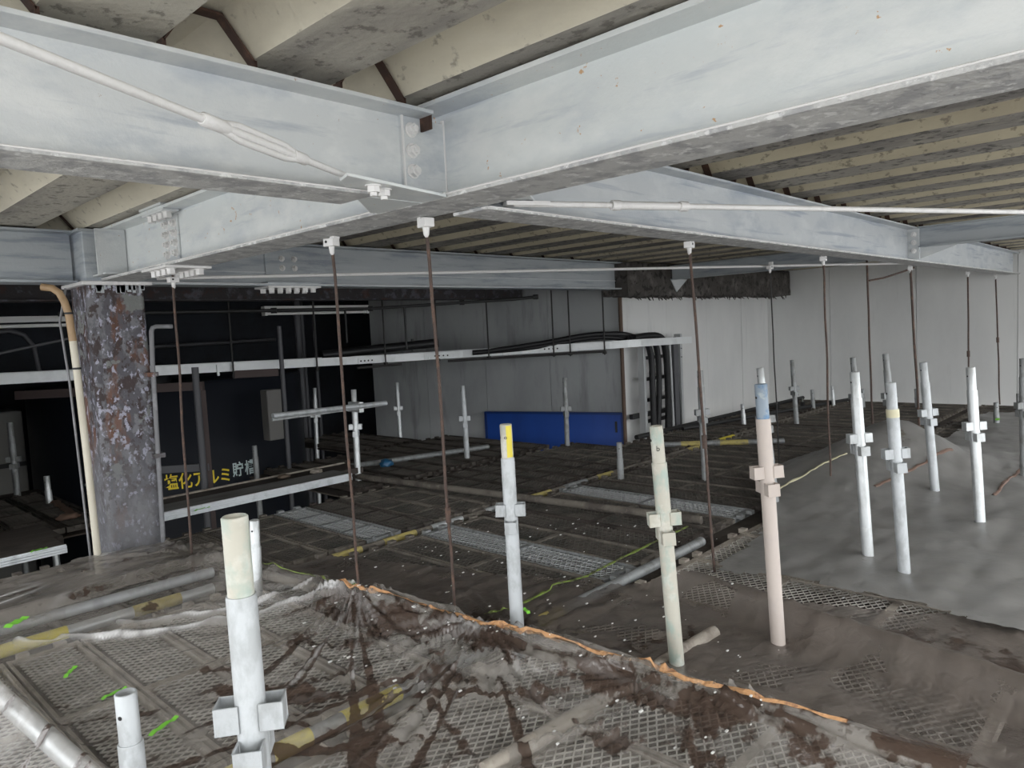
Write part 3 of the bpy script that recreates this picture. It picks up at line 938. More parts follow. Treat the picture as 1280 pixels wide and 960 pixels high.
P('short grey post half hidden behind the thick nearest post', (1.457, 2.957, 0.381), (1.444, 2.963, 0), kind='plain')
P('short white post at bottom edge, left of the thick nearest post', (0.472, 1.569, 0.455), (0.475, 1.568, 0), kind='plain', m_low=galv_bright, m_up=galv_bright, zj=0.105)
P('old grey post just right of the cable ladder', (4.670, 2.569, 0.791), (4.677, 2.556, 0), m_low=galv_old, m_up=galv_old, rot=-40)
P('old grey post directly behind the thick hanger rod', (5.587, 1.607, 0.845), (5.603, 1.552, 0), m_low=galv_old, m_up=galv_old, rot=-40)
P('old grey post partly behind the grey post left of the tape-banded one', (5.876, 1.924, 0.801), (5.891, 1.877, 0), m_low=galv_old, m_up=galv_old, rot=-42)
P('dull post cut by the right edge of the picture', (5.567, 0.793, 0.805), (5.568, 0.783, 0), m_low=galv_old, m_up=galv_old, rot=-45)
P('silver-topped post right behind the pinkish beige post', (4.033, 1.834, 0.855), (4.062, 1.770, 0), m_low=galv_old, rot=-45)
P('grey post below the right end of the fireproofed beam', (7.573, 3.091, 0.681), (7.586, 3.059, 0), m_low=galv_old, m_up=galv_old, rot=-40)
P('grey post standing in front of the blue panel', (5.409, 4.42, 0.66), (5.405, 4.42, 0), m_low=galv_old, m_up=galv_old, rot=-40)
P('bright post left of the blue panel', (4.451, 4.835, 0.662), (4.457, 4.830, 0), m_low=galv_bright, m_up=galv_bright, rot=-40)
P('thin bright post by the dark end of the shaded wall', (5.134, 6.687, 0.605), (5.134, 6.687, 0), rot=-35)
P('grey post carrying the guard rail end behind third hanger rod', (3.319, 4.887, 0.732), (3.311, 4.892, 0), rot=-42)
P('slim grey post at far left against black tank', (1.426, 6.933, 0.602), (1.429, 6.932, 0), m_low=galv_old, m_up=galv_old, rot=-30)
P('thin bright post behind the guard rail in the dark room', (4.246, 6.993, 0.617), (4.232, 7.002, 0), m_low=galv, rot=-30)
SH = dict(kind='plain', zj=0.10)
P('short stub post, leftmost of those along the back wall', (7.376, 3.562, 0.219), (7.381, 3.552, 0), **SH)
P('dark stub post behind the hanger rod near wall corner', (8.891, 3.391, 0.236), (8.896, 3.378, 0), m_low=galv_old, m_up=galv_old, **SH)
P('silver stub post at the wall corner', (9.279, 3.291, 0.251), (9.284, 3.277, 0), **SH)
P('dark stub post between tape-banded post and mound post', (9.410, 2.379, 0.218), (9.414, 2.365, 0), m_low=galv_old, m_up=galv_old, **SH)
P('stub post with green tape at foot, right of mottled post', (8.010, 1.350, 0.242), (8.011, 1.343, 0), m_low=galv_old, m_up=galv_old, **SH)
P('dark stub post close to right edge against wall foot', (8.958, 1.315, 0.232), (8.960, 1.308, 0), m_low=galv_old, m_up=galv_old, **SH)
P('short pale post before the black tank left of the column', (1.513, 6.385, 0.206), (1.516, 6.384, 0), kind='plain', zj=0.11)
P('short grey post right of the tank lettering', (2.992, 5.966, 0.248), (2.994, 5.965, 0), kind='plain', m_low=galv_old, m_up=galv_old, zj=0.1)
P('short post with flared foot below the blue panel right end', (4.408, 3.107, 0.272), (4.409, 3.105, 0), kind='plain', m_low=galv_old, m_up=galv_old, zj=0.12)
P('dark stub post behind the overlapping grey posts', (9.227, 2.916, 0.224), (9.229, 2.911, 0), m_low=galv_old, m_up=galv_old, **SH)

# ------------------------------------------------------------------ scaffold deck
deck = thing('scaffold_deck', (0, 0, 0), 'wide dusty scaffold deck of mesh planks under the plastic sheets', 'scaffold deck')


def lattice(w, l, cx=0.046, cy=0.030, t=0.0024, hgt=0.003):
    b = MB()
    vs, fs = [], []

    def seg(x0, y0, x1, y1):
        dx, dy = x1 - x0, y1 - y0
        n = math.hypot(dx, dy)
        px, py = -dy / n * t, dx / n * t
        o = len(vs)
        vs.extend([(x0 + px, y0 + py, hgt), (x1 + px, y1 + py, hgt), (x1 - px, y1 - py, hgt - 0.001), (x0 - px, y0 - py, hgt - 0.001),
                   (x1 - px * .2, y1 - py * .2, -0.002), (x0 - px * .2, y0 - py * .2, -0.002)])
        fs.append((o, o + 1, o + 2, o + 3))
        fs.append((o + 3, o + 2, o + 4, o + 5))
    nx_, ny_ = int(w / cx), int(l / cy)
    ox, oy = (w - nx_ * cx) / 2, (l - ny_ * cy) / 2
    for i in range(nx_):
        for j in range(ny_):
            x, y = ox + i * cx, oy + j * cy
            seg(x, y + cy / 2, x + cx / 2, y)
            seg(x + cx / 2, y, x + cx, y + cy / 2)
            seg(x + cx, y + cy / 2, x + cx / 2, y + cy)
            seg(x + cx / 2, y + cy, x, y + cy / 2)
    b.add(vs, fs)
    return b


def frame_mb(w, l, bars):
    b = MB()
    h = 0.032
    e = 0.014
    b.box((0.003, 0, -h), (e, l, 0.004))
    b.box((w - e, 0, -h), (w - 0.003, l, 0.004))
    for k in range(bars + 1):
        y = (l - 0.03) * k / bars
        b.box((e, y, -h), (w - e, y + 0.03, 0.002))
    for x in (0.04, w - 0.08):
        b.box((x, -0.035, -0.01), (x + 0.04, 0, 0.012))
        b.box((x, l, -0.01), (x + 0.04, l + 0.035, 0.012))
    return b


PW = 0.25
variants = {}


def plank_kind(w, l, bars, key, mf, mm):
    k = (round(w, 3), round(l, 3), key)
    if k not in variants:
        variants[k] = (frame_mb(w, l, bars).mesh('deck_plank', mf), lattice(w - 0.03, l).mesh('mesh_panel', mm))
    return variants[k]


def plank(x, y, w, l, key, label=None, z=0.0, bars=4):
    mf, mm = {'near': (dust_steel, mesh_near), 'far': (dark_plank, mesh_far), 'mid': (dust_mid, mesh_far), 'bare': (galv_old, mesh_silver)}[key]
    fm, lm = plank_kind(w, l, bars, key, mf, mm)
    o = link('deck_plank', fm, deck, (x, y, z))
    q = bpy.data.objects.new('mesh_panel', lm)
    COL.objects.link(q)
    q.parent = o
    q.location = (0.015, 0, -0.004)
    q['kind'] = 'stuff'
    if label: o['label'] = label
    return o


GAPY = 0.045
rows = [(-1.22, 0.28), (0.33, 1.795), (1.875, 3.26), (3.34, 4.48)]
xw = -0.95
# row nearest: half-metre planks
for x in [-0.95 + 0.5 * i for i in range(11)]:
    for (ya, yb) in rows[:2]:
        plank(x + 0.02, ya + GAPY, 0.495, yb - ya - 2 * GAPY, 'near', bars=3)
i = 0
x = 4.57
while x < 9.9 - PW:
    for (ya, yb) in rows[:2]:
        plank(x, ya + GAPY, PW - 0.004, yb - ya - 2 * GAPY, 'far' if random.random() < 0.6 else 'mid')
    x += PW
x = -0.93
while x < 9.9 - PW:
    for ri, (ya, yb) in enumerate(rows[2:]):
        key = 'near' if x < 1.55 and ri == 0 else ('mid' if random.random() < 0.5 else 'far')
        lab = None
        if ri == 0 and abs(x - 2.57) < 0.12: key, lab = 'bare', 'bare silver mesh plank'
        if ri == 0 and abs(x - 3.82) < 0.12: key, lab = 'bare', 'bare silver mesh plank'
        if ri == 1 and abs(x - 2.32) < 0.12: key, lab = 'bare', 'bare silver mesh plank'
        if ri == 1 and x > 5.55: yb = 3.98
        if ri == 1 and 1.0 < x < 1.56: yb = 4.20
        plank(x, ya + GAPY, PW - 0.004, yb - ya - 2 * GAPY, key, lab, bars=4 if yb > 4 else 2)
    x += PW
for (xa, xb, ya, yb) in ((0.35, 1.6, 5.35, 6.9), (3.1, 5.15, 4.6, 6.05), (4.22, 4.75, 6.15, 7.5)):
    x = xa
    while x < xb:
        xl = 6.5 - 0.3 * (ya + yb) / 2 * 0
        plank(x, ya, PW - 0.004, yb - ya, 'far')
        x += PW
# dust netting hung just beneath the planks
nt = MB()
n1, n2 = 60, 40
vs = [(-0.95 + 10.9 * i / n1, -1.2 + 5.7 * j / n2, -0.045 + 0.008 * noise.noise(Vector((i * .7, j * .7, 0)))) for i in range(n1 + 1) for j in range(n2 + 1)]
nt.add(vs, [(i * (n2 + 1) + j, (i + 1) * (n2 + 1) + j, (i + 1) * (n2 + 1) + j + 1, i * (n2 + 1) + j + 1) for i in range(n1) for j in range(n2) if not (i >= 36 and j >= 36) and not (11 <= i <= 14 and j >= 37)], True)
nt.build('dust_netting', under_mat, deck)
for (xa, xb, ya, yb) in ((0.33, 1.68, 5.3, 7.4), (3.0, 5.2, 4.5, 6.12), (4.22, 4.9, 6.12, 7.6)):
    MB().box((xa, ya, -0.056), (xb, yb, -0.046)).build('dust_netting', under_mat, deck)


# support pipes
def pipe(label, a, b, r=0.0243, m_=galv_old, bands=(), cat='pipe', name='deck_pipe'):
    a, b = Vector(a), Vector(b)
    root = thing(name, (a + b) / 2, label, cat, 'deck support pipes')
    MB().tube([a, b], r, 14).build('tube', m_, root)
    d = (b - a).normalized()
    for (t0, t1, mm) in bands:
        MB().tube([a + d * t0, a + d * t1], r * 1.07, 14).build('tape_band', mm, root)
    return root


pipe('yellow-banded pipe under the clear sheet beside the nearest post', (-0.9, 1.835, 0.012), (3.3, 1.835, 0.012), m_=galv_old,
     bands=[(1.80, 1.92, yellow), (2.03, 2.24, yellow), (2.30, 2.33, white_paint), (1.55, 1.72, yellow), (2.9, 3.05, yellow_dusty), (1.0, 1.3, galv)])
pipe('dirt-covered pipe with yellow tape bands crossing the middle of the deck', (1.62, 3.30, -0.008), (9.8, 3.30, -0.008), r=0.019, m_=dust_mid,
     bands=[(0.42, 0.60, yellow_dusty), (0.75, 0.98, yellow_dusty), (1.10, 1.35, galv), (1.55, 1.72, galv), (2.0, 2.2, yellow_dusty), (2.35, 2.62, galv_old), (2.75, 2.95, yellow_dusty), (4.1, 4.4, yellow_dusty), (4.7, 5.0, yellow)])
pipe('pale pipe under the sheet crossing left side before the column', (-0.9, 3.49, 0.055), (1.46, 3.43, 0.055), m_=galv_bright, bands=[])
pipe('yellow-banded pipe end at left edge under plastic', (-0.9, 3.30, 0.02), (1.4, 3.30, 0.02), m_=galv,
     bands=[(1.45, 1.70, yellow), (1.95, 2.15, yellow_dusty)])
pipe('raised pipe beneath the orange-taped ridge of the clear sheet', (1.50, 3.12, 0.115), (1.80, 0.2, 0.115), r=0.021, m_=dust_mid)
pipe('pale pipe under the sheet at lower left corner', (0.44, 2.95, 0.09), (0.56, 1.1, 0.09), r=0.028, m_=galv)
pipe('beige dusty pipe at bottom edge beside the clear sheet', (1.20, 1.30, 0.03), (2.3, 1.24, 0.03), m_=dust_steel)
pipe('long dark pipe lying across the middle of the deck', (3.30, 4.95, 0.03), (3.60, 2.0, 0.03), r=0.024, m_=dust_mid)
pipe('dark pipe along the far deck edge at wall foot', (6.0, 4.02, 0.02), (9.9, 3.9, 0.02), m_=black_steel)
pipe('dark pipe crossing the far deck near wall corner', (6.6, 3.85, 0.035), (9.9, 3.2, 0.035), r=0.02, m_=black_steel)
pipe('blue-grey pipe lying in the dark room deck', (3.5, 5.4, 0.02), (4.9, 5.0, 0.02), m_=galv_old)
for y in (1.85, 3.32):
    pass

# aluminium planks on the back row
ap = thing('aluminium_plank', (2.4, 4.75, 0.08), 'ribbed aluminium plank with bright edge, lying beside the column', 'scaffold plank')
b = MB()
for k in range(4):
    b.box((1.66, 4.60 - 0.003 * (k % 2), 0.078 + k * 0.0135), (3.06, 4.615, 0.0880 + k * 0.0135))
b.box((1.66, 4.606, 0.078), (3.06, 4.62, 0.131))
b.build('ribbed_edge', alu, ap)
b = MB()
for k in range(10):
    b.box((1.66, 4.62 + k * 0.024, 0.116), (3.06, 4.638 + k * 0.024, 0.129))
b.box((1.66, 4.615, 0.106), (3.06, 4.86, 0.118))
b.build('top_board', mat('dusty_aluminium', (0.17, 0.165, 0.155), 0.6, 0.2, [((0.07, 0.06, 0.05), 3, .45, .62, (0.5, 2, 1), .8)]), ap)
ap2 = thing('aluminium_plank', (2.4, 5.1, 0.06), 'soot-brown plank behind the bright-edged aluminium plank, under tank lettering', 'scaffold plank')
b = MB()
b.box((1.66, 4.87, 0.06), (3.35, 5.14, 0.105))
b.build('top_board', dark_plank, ap2, bevel=0.002)
MB().box((1.66, 5.135, 0.06), (3.35, 5.15, 0.118)).build('rim', dust_steel, ap2)
ap3 = thing('aluminium_plank', (0.7, 4.7, 0.06), 'aluminium plank edge with green tape left of column foot', 'scaffold plank')
b = MB()
for k in range(3):
    b.box((0.3, 4.50 - 0.002 * (k % 2), 0.046 + k * 0.0135), (1.13, 4.512, 0.0570 + k * 0.0135))
b.box((0.3, 4.51, 0.05), (1.13, 4.52, 0.09))
b.build('ribbed_edge', alu, ap3)
MB().box((0.3, 4.52, 0.05), (1.13, 4.80, 0.088)).build('top_board', dark_plank, ap3)
b = MB().box((0.3, 4.83, 0.0), (1.2, 5.30, 0.07))
tag(b.build('scaffold_board', dark_plank, bevel=0.003), 'dark board left of the column, farther than the green-taped plank', 'scaffold plank')

# guard rail by the dark room
gr = thing('guard_rail', (3.03, 4.72, 0.62), 'pale horizontal guard rail clipped to post in front of dark room', 'rail')
MB().tube([(2.53, 4.74, 0.622), (3.52, 4.74, 0.607)], 0.020, 12).build('tube', galv_bright, gr)
MB().box((2.53, 4.745, 0.585), (3.45, 4.765, 0.60)).build('lower_strip', galv_old, gr)
MB().box((3.26, 4.74, 0.56), (3.30, 4.89, 0.64)).build('rail_clip', galv, gr)


# ------------------------------------------------------------------ plastic sheets
def sheet(name, label, x0, x1, y0, y1, step, hfun, mudfun, material, inside=None, glarefun=None):
    nx_, ny_ = int((x1 - x0) / step), int((y1 - y0) / step)
    vs, mud, idx, cre = [], [], {}, []
    for i in range(nx_ + 1):
        for j in range(ny_ + 1):
            x, y = x0 + (x1 - x0) * i / nx_, y0 + (y1 - y0) * j / ny_
            idx[(i, j)] = len(vs)
            vs.append((x, y, hfun(x, y)))
            mud.append(mudfun(x, y))
            cre.append(glarefun(x, y) if glarefun else 0.0)
    fs = []
    for i in range(nx_):
        for j in range(ny_):
            cx = x0 + (x1 - x0) * (i + .5) / nx_
            cy = y0 + (y1 - y0) * (j + .5) / ny_
            if inside is None or inside(cx, cy):
                fs.append((idx[(i, j)], idx[(i + 1, j)], idx[(i + 1, j + 1)], idx[(i, j + 1)]))
    b = MB()
    b.add(vs, fs, True)
    me = bpy.data.meshes.new(name)
    me.from_pydata(b.v, [], b.f)
    me.polygons.foreach_set('use_smooth', [True] * len(me.polygons))
    at = me.attributes.new('mud', 'FLOAT', 'POINT')
    at.data.foreach_set('value', mud)
    at = me.attributes.new('crease', 'FLOAT', 'POINT')  # mask of the painted fold glare
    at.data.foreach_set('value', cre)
    me.materials.append(material)
    o = link(name, me)
    return tag(o, label, 'plastic sheet')


def nz(x, y, z=0.0):
    return noise.noise(Vector((x, y, z)))


def ridge_x(y):           # the raised pipe
    return 1.50 + (3.12 - y) * (0.30 / 2.92)


def radial(x, y, ax, ay, k, amp, R, seed):
    dx, dy = x - ax, y - ay
    r = math.hypot(dx, dy) + 1e-4
    th = math.atan2(dy, dx)
    f = nz(math.cos(th) * k + seed, math.sin(th) * k, r * 0.6)
    f2 = nz(math.cos(th) * k * 2.3 + seed, math.sin(th) * k * 2.3, 4 + r * 0.8)
    env = min(1, r / 0.12) * math.exp(-r / R)
    return amp * (abs(f) * 1.6 + 0.6 * abs(f2)) * env


ANCH = [(1.575, 2.42), (1.65, 1.75), (1.74, 1.0), (0.50, 1.15)]


def seg_dist(x, y, a, b):
    ax, ay = a
    bx, by = b
    t = ((x - ax) * (bx - ax) + (y - ay) * (by - ay)) / ((bx - ax) ** 2 + (by - ay) ** 2)
    t = max(0, min(1, t))
    return math.hypot(x - ax - t * (bx - ax), y - ay - t * (by - ay)), t


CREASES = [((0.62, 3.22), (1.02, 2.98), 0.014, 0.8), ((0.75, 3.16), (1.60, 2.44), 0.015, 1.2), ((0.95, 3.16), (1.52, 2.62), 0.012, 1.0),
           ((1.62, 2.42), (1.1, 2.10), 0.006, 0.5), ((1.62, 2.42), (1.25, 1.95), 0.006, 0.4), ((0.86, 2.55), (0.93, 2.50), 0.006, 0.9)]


def crease_glare_near(x, y):  # white glare streaks painted along the folds of the near film
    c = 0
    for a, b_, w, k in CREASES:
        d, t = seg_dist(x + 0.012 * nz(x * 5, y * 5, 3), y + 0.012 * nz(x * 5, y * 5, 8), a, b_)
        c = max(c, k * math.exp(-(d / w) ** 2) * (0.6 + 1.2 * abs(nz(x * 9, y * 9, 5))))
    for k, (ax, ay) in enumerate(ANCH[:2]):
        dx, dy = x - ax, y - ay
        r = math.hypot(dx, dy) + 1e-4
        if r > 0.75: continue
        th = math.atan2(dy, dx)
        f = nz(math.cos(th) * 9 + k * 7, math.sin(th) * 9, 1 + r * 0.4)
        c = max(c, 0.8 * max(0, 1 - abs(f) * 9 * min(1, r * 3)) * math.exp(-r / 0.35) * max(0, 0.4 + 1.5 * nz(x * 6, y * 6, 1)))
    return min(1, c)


def crease_glare_left(x, y):  # painted highlights along the folds of the left film
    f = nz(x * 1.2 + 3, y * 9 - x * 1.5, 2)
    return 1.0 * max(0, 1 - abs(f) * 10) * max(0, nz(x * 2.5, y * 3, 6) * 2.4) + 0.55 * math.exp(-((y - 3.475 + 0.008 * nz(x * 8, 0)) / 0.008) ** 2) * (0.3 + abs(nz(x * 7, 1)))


def h_near(x, y):
    d = ridge_x(y) - x
    # falls from the ridge pipe to the planks
    z = 0.016 + 0.128 * math.exp(-max(0, d - 0.015) / 0.16) if d > 0.0 else 0.144 - 0.5 * d * d
    if d < 0: z = 0.144 - 0.35 * abs(d)
    # over the yellow pipe
    z = max(z, 0.016 + 0.030 * math.exp(-((y - 1.835) / 0.05) ** 2))
    # over the pipe at the left
    px = 0.44 + (2.95 - y) * 0.065
    z = max(z, 0.016 + 0.112 * math.exp(-((x - px) / 0.055) ** 2))
    if x < px: z = 0.128 - (px - x) * 1.1 if (px - x) < 0.13 else max(z - 0.2, -0.012 - 0 * x)
    z = max(z, 0.008)
    # towards the left pale pipe (y=3.3..3.46)
    if y > 3.1:
        z = max(z, 0.02 + 0.075 * min(1, (y - 3.1) / 0.3))
    w = 0
    for k, (ax, ay) in enumerate(ANCH[:3]):
        w += radial(x, y, ax, ay, 11, 0.042, 0.55, k * 7)
    w += 0.022 * max(0, nz(x * 3.0, y * 16 - x * 2, 2)) * (1 if y > 2.45 else 0.15) + 0.004 * abs(nz(x * 9, y * 9, 2))
    for a, b_, wd_, k in CREASES[:5]:
        dd, t = seg_dist(x, y, a, b_)
        w += 0.018 * math.exp(-(dd / 0.02) ** 2) * k
    return z + w


def m_near(x, y):
    m_ = -1
    for k, (ax, ay) in enumerate(ANCH[:3]):
        dx, dy = x - ax, y - ay
        r = math.hypot(dx, dy) + 1e-4
        th = math.atan2(dy, dx)
        f = nz(math.cos(th) * 17 + k * 7, math.sin(th) * 17, r * 0.9) + 0.30 * nz(x * 6, y * 6, k)
        env = 0.62 + (0.05 if r < 0.15 else 0.0) - 0.22 * max(0, r - 0.55)
        m_ = max(m_, f * 1.15 + 0.12 * (env - 0.5) + 0.02)
    m_ += 0.30 * nz(x * 1.6 + 3, y * 1.6) + 0.07
    d = ridge_x(y) - x
    if 0.0 < d < 0.30 and y < 2.55:
        m_ = max(m_, 0.42 * (1 - d / 0.30) + 0.24 + 0.6 * nz(x * 9, y * 5, 8) - 0.25 * (1 if d < 0.03 else 0))
    if 0.0 < d < 0.12 and y < 3.1: m_ = max(m_, 0.5 + 0.3 * nz(x * 9, y * 6, 3))
    if y > 2.6: m_ -= 0.2
    if x < 0.95: m_ -= 0.15
    return m_ - 0.02


sheet('plastic_sheet', 'clear dusty film with mud streaks draped over foreground mesh planks', 0.18, 1.86, 0.35, 3.44, 0.009, h_near, m_near, film_near, glarefun=crease_glare_near,
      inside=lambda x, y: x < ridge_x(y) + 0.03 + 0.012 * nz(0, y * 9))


def h_left(x, y):
    z = 0.075 + 0.05 * math.exp(-((y - 3.46) / 0.05) ** 2)
    z += 0.03 * max(0, nz(x * 1.2, y * 1.5, 1)) + 0.016 * abs(nz(x * 2.0, y * 13 - x * 2, 2)) + 0.008 * abs(nz(x * 5, y * 30 - x * 6, 3))
    z += radial(x, y, 1.48, 3.72, 8, 0.03, 0.4, 3)
    return z


sheet('plastic_sheet', 'creased brown-grey film at left in front of column foot', -0.7, 1.75, 3.40, 4.16, 0.011, h_left, glarefun=crease_glare_left, mudfun=
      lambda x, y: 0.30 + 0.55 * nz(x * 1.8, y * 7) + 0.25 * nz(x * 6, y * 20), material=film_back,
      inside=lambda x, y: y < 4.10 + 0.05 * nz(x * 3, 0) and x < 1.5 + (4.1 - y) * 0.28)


def h_mid(x, y):
    z = 0.022 + 0.11 * math.exp(-max(0, x - ridge_x(y) - 0.02) / 0.12)
    z += 0.018 * abs(nz(x * 4, y * 9, 5)) + 0.010 * abs(nz(x * 10, y * 22, 6)) + radial(x, y, 1.80, 1.75, 8, 0.028, 0.5, 9)
    z += 0.09 * math.exp(-((x - 2.55 - (y - 1.2) * 0.2) / 0.07) ** 2) * (1 if y < 1.9 else math.exp(-((y - 1.9) / 0.2) ** 2))
    return z


sheet('plastic_sheet', 'wrinkled brown dusty film on the far side of the orange-taped ridge', 1.48, 3.05, 0.2, 3.24, 0.016, h_mid,
      lambda x, y: 0.28 + 0.5 * nz(x * 2.5, y * 2.5, 2) + 0.25 * nz(x * 9, y * 9, 2), film_mid,
      inside=lambda x, y: x > ridge_x(y) + 0.0 and x < 2.72 - (y - 1.2) * 0.36 + 0.06 * nz(y * 4, 1))


def h_mound(x, y):
    d, t = seg_dist(x, y, (4.3, 1.86), (5.55, 1.55))
    z = 0.035 + (0.05 + 0.27 * t) * math.exp(-(d / 0.42) ** 2) * 1.0
    d2, t2 = seg_dist(x, y, (5.55, 1.55), (6.5, 1.35))
    z = max(z, 0.035 + 0.32 * (1 - t2) ** 1.5 * math.exp(-(d2 / 0.38) ** 2))
    z += 0.02 * abs(nz(x * 2, y * 6, 2)) + 0.010 * abs(nz(x * 5, y * 14, 1)) + 0.05 * max(0, nz(x * 0.9, y * 1.1, 7)) + 0.006 * nz(x * 20, y * 20)
    return z


sheet('plastic_sheet', 'grey satin film bulging into a low mound around the right-hand posts', 2.75, 8.9, -1.0, 2.35, 0.028, h_mound,
      lambda x, y: 0.25 + 0.5 * nz(x * 1.6, y * 3, 4) + 0.2 * nz(x * 7, y * 9, 4), film_mound,
      inside=lambda x, y: y < 1.55 + 0.65 * math.exp(-((x - 4.9) / 0.9) ** 2) + 0.1 * nz(x * 2, 3) and x > 2.95 + 0.15 * nz(y * 3, 4))


# tapes lying along the sheets
def ribbon(name, label, pts, w, h, hf, material, cat='tape', wob=0.004):
    b = MB()
    P_ = []
    for (a, c) in zip(pts[:-1], pts[1:]):
        n = max(2, int(math.hypot(c[0] - a[0], c[1] - a[1]) / 0.02))
        for i in range(n):
            P_.append((a[0] + (c[0] - a[0]) * i / n, a[1] + (c[1] - a[1]) * i / n))
    P_.append(pts[-1][:2])
    vs, fs = [], []
    for i, (x, y) in enumerate(P_):
        q = P_[min(i + 1, len(P_) - 1)]
        p = P_[max(i - 1, 0)]
        dx, dy = q[0] - p[0], q[1] - p[1]
        ln = math.hypot(dx, dy)
        sx, sy = -dy / ln, dx / ln
        ww = w * (0.75 + 0.9 * abs(nz(x * 18, y * 18, 9)))
        x += sx * wob * 2 * nz(i * .2, 3)
        y += sy * wob * 2 * nz(i * .2, 3)
        for (s_, z_) in ((-ww, 0), (-ww * .6, h), (ww * .6, h), (ww, 0)):
            vs.append((x + sx * s_, y + sy * s_, hf(x + sx * s_, y + sy * s_) + z_ + 0.0015))
    for i in range(len(P_) - 1):
        for k in range(3):
            fs.append((i * 4 + k, i * 4 + k + 1, i * 4 + k + 5, i * 4 + k + 4))
        fs.append((i * 4, i * 4 + 4, i * 4 + 7, i * 4 + 3))
    b.add(vs, fs)
    return tag(b.build(name, material), label, cat)


top_ridge = lambda x, y: max(h_near(x, y), 0.14)
ribbon('tape_strip', 'rust-orange tape along the raised ridge of the clear sheet', [(ridge_x(2.50) + 0.0, 2.50), (ridge_x(1.8), 1.8), (ridge_x(0.6), 0.6)], 0.0095, 0.006, top_ridge, orange_tape)
ribbon('tape_strip', 'short greenish tape on far end of the sheet ridge', [(ridge_x(3.05), 3.05), (ridge_x(2.56), 2.56)], 0.006, 0.003, top_ridge, moss_tape)
hm = lambda x, y: max(h_mid(x, y), 0.03)
ribbon('tape_strip', 'dirty yellow-green tape running across the brown deck to the right', [(1.88, 1.98), (2.4, 1.99), (2.9, 2.02), (3.5, 2.03)], 0.009, 0.003, lambda x, y: hm(x, y) if x < 2.28 else max(0.012, 0.05 - (x - 2.28) * 0.15), moss_tape)
ribbon('tape_strip', 'pale yellow taped crease up the grey mound', [(4.2, 1.88), (4.39, 1.83), (4.55, 1.77), (4.75, 1.72), (4.92, 1.66)], 0.010, 0.004, h_mound, cream_tape)
ribbon('tape_strip', 'rust-brown edge strip curving at the right foot of the mound', [(4.6, 1.39), (4.74, 1.36), (4.91, 1.31), (5.10, 1.27), (5.32, 1.23), (5.53, 1.18)], 0.010, 0.005, h_mound, mat('brown_tape', (0.16, 0.10, 0.075), 0.8))
ribbon('tape_strip', 'rust-brown strip near right edge on grey film', [(4.9, 0.84), (5.26, 0.84), (5.80, 0.82), (6.2, 0.8)], 0.011, 0.005, h_mound, bpy.data.materials['brown_tape'])
ribbon('tape_strip', 'crumpled brown tape left of the beige pipe in the dark', [(1.53, 6.30), (1.50, 5.9), (1.47, 5.55)], 0.03, 0.012, lambda x, y: 0.012, mat('brown_paper', (0.14, 0.085, 0.06), 0.9))


def scrap(label, x, y, z, ang, l, w, material=green_tape, name='tape_scrap'):
    b = MB()
    c, s = math.cos(ang), math.sin(ang)
    n = 6
    vs, fs = [], []
    for i in range(n + 1):
        t = i / n - .5
        for sg in (-1, 1):
            ww = w * (0.6 + 0.6 * abs(nz(i * .9 + x * 9, sg)))
            u, v = t * l, sg * ww / 2
            vs.append((x + c * u - s * v, y + s * u + c * v, z + 0.006 * abs(math.sin(i * 1.3)) + 0.003))
    for i in range(n):
        fs.append((2 * i, 2 * i + 1, 2 * i + 3, 2 * i + 2))
    m0 = len(vs)
    vs += [(a, b_, c_ - 0.002) for a, b_, c_ in vs]
    fs += [(q[3] + m0, q[2] + m0, q[1] + m0, q[0] + m0) for q in fs]
    b.add(vs, fs)
    return tag(b.build(name, material), label, 'tape scrap', 'green tape scraps')



scrap('green tape scrap at left edge over yellow pipe end', 0.633, 3.29, 0.115, 0.6, 0.09, 0.05)
scrap('green tape scrap beside the uncovered mesh corner', 0.683, 2.828, 0.035, 0.9, 0.075, 0.022)
scrap('green tape scrap just above the short white post', 0.728, 2.53, 0.035, 0.2, 0.08, 0.02)
scrap('green tape scrap right of the short white post', 0.752, 2.189, 0.035, 0.4, 0.10, 0.022)
scrap('green tape scrap at left end of orange ridge tape', 1.600, 2.45, 0.155, 1.4, 0.05, 0.03)
scrap('green tape scrap on aluminium plank right of column', 1.924, 4.60, 0.102, 0.1, 0.10, 0.03)
scrap('green tape scrap on plank edge left of column', 1.00, 4.505, 0.090, 0.1, 0.08, 0.03)
scrap('green tape scrap wrapped at foot of stub post on far right', 7.926, 1.323, 0.09, 0.1, 0.09, 0.05)
scrap('green tape scrap at foot of yellow-striped post', 1.81, 1.70, 0.155, 1.2, 0.04, 0.02)
cb = MB().box((1.17, 4.495, 0.03), (1.195, 4.505, 0.115))
for k in range(46):
    a = random.random()
ch = MB()
for k in range(70):
    t = random.random()
    y = 2.45 - t * 1.7
    x = ridge_x(y) - random.random() ** 2 * 0.35
    z = h_near(x, y) + 0.004
    r_ = 0.0012 + random.random() * 0.0022
    ch.cbox((x, y, z), (1, 0, 0), (0, 1, 0), (0, 0, 1), r_ * 2, r_, r_ * .6)
for k in range(160):
    x, y = 1.8 + random.random() * 1.6, 1.0 + random.random() * 2.2
    z = h_mid(x, y) + 0.003 if x < 2.7 - (y - 1.2) * 0.36 else 0.008
    r_ = 0.001 + random.random() * 0.002
    ch.cbox((x, y, z), (1, 0, 0), (0, 1, 0), (0, 0, 1), r_ * 2, r_, r_ * .6)
tag(ch.build('paint_flakes', white_chip), 'tiny white paint flakes scattered on the sheets beside the ridge', 'paint flakes', kind='stuff')
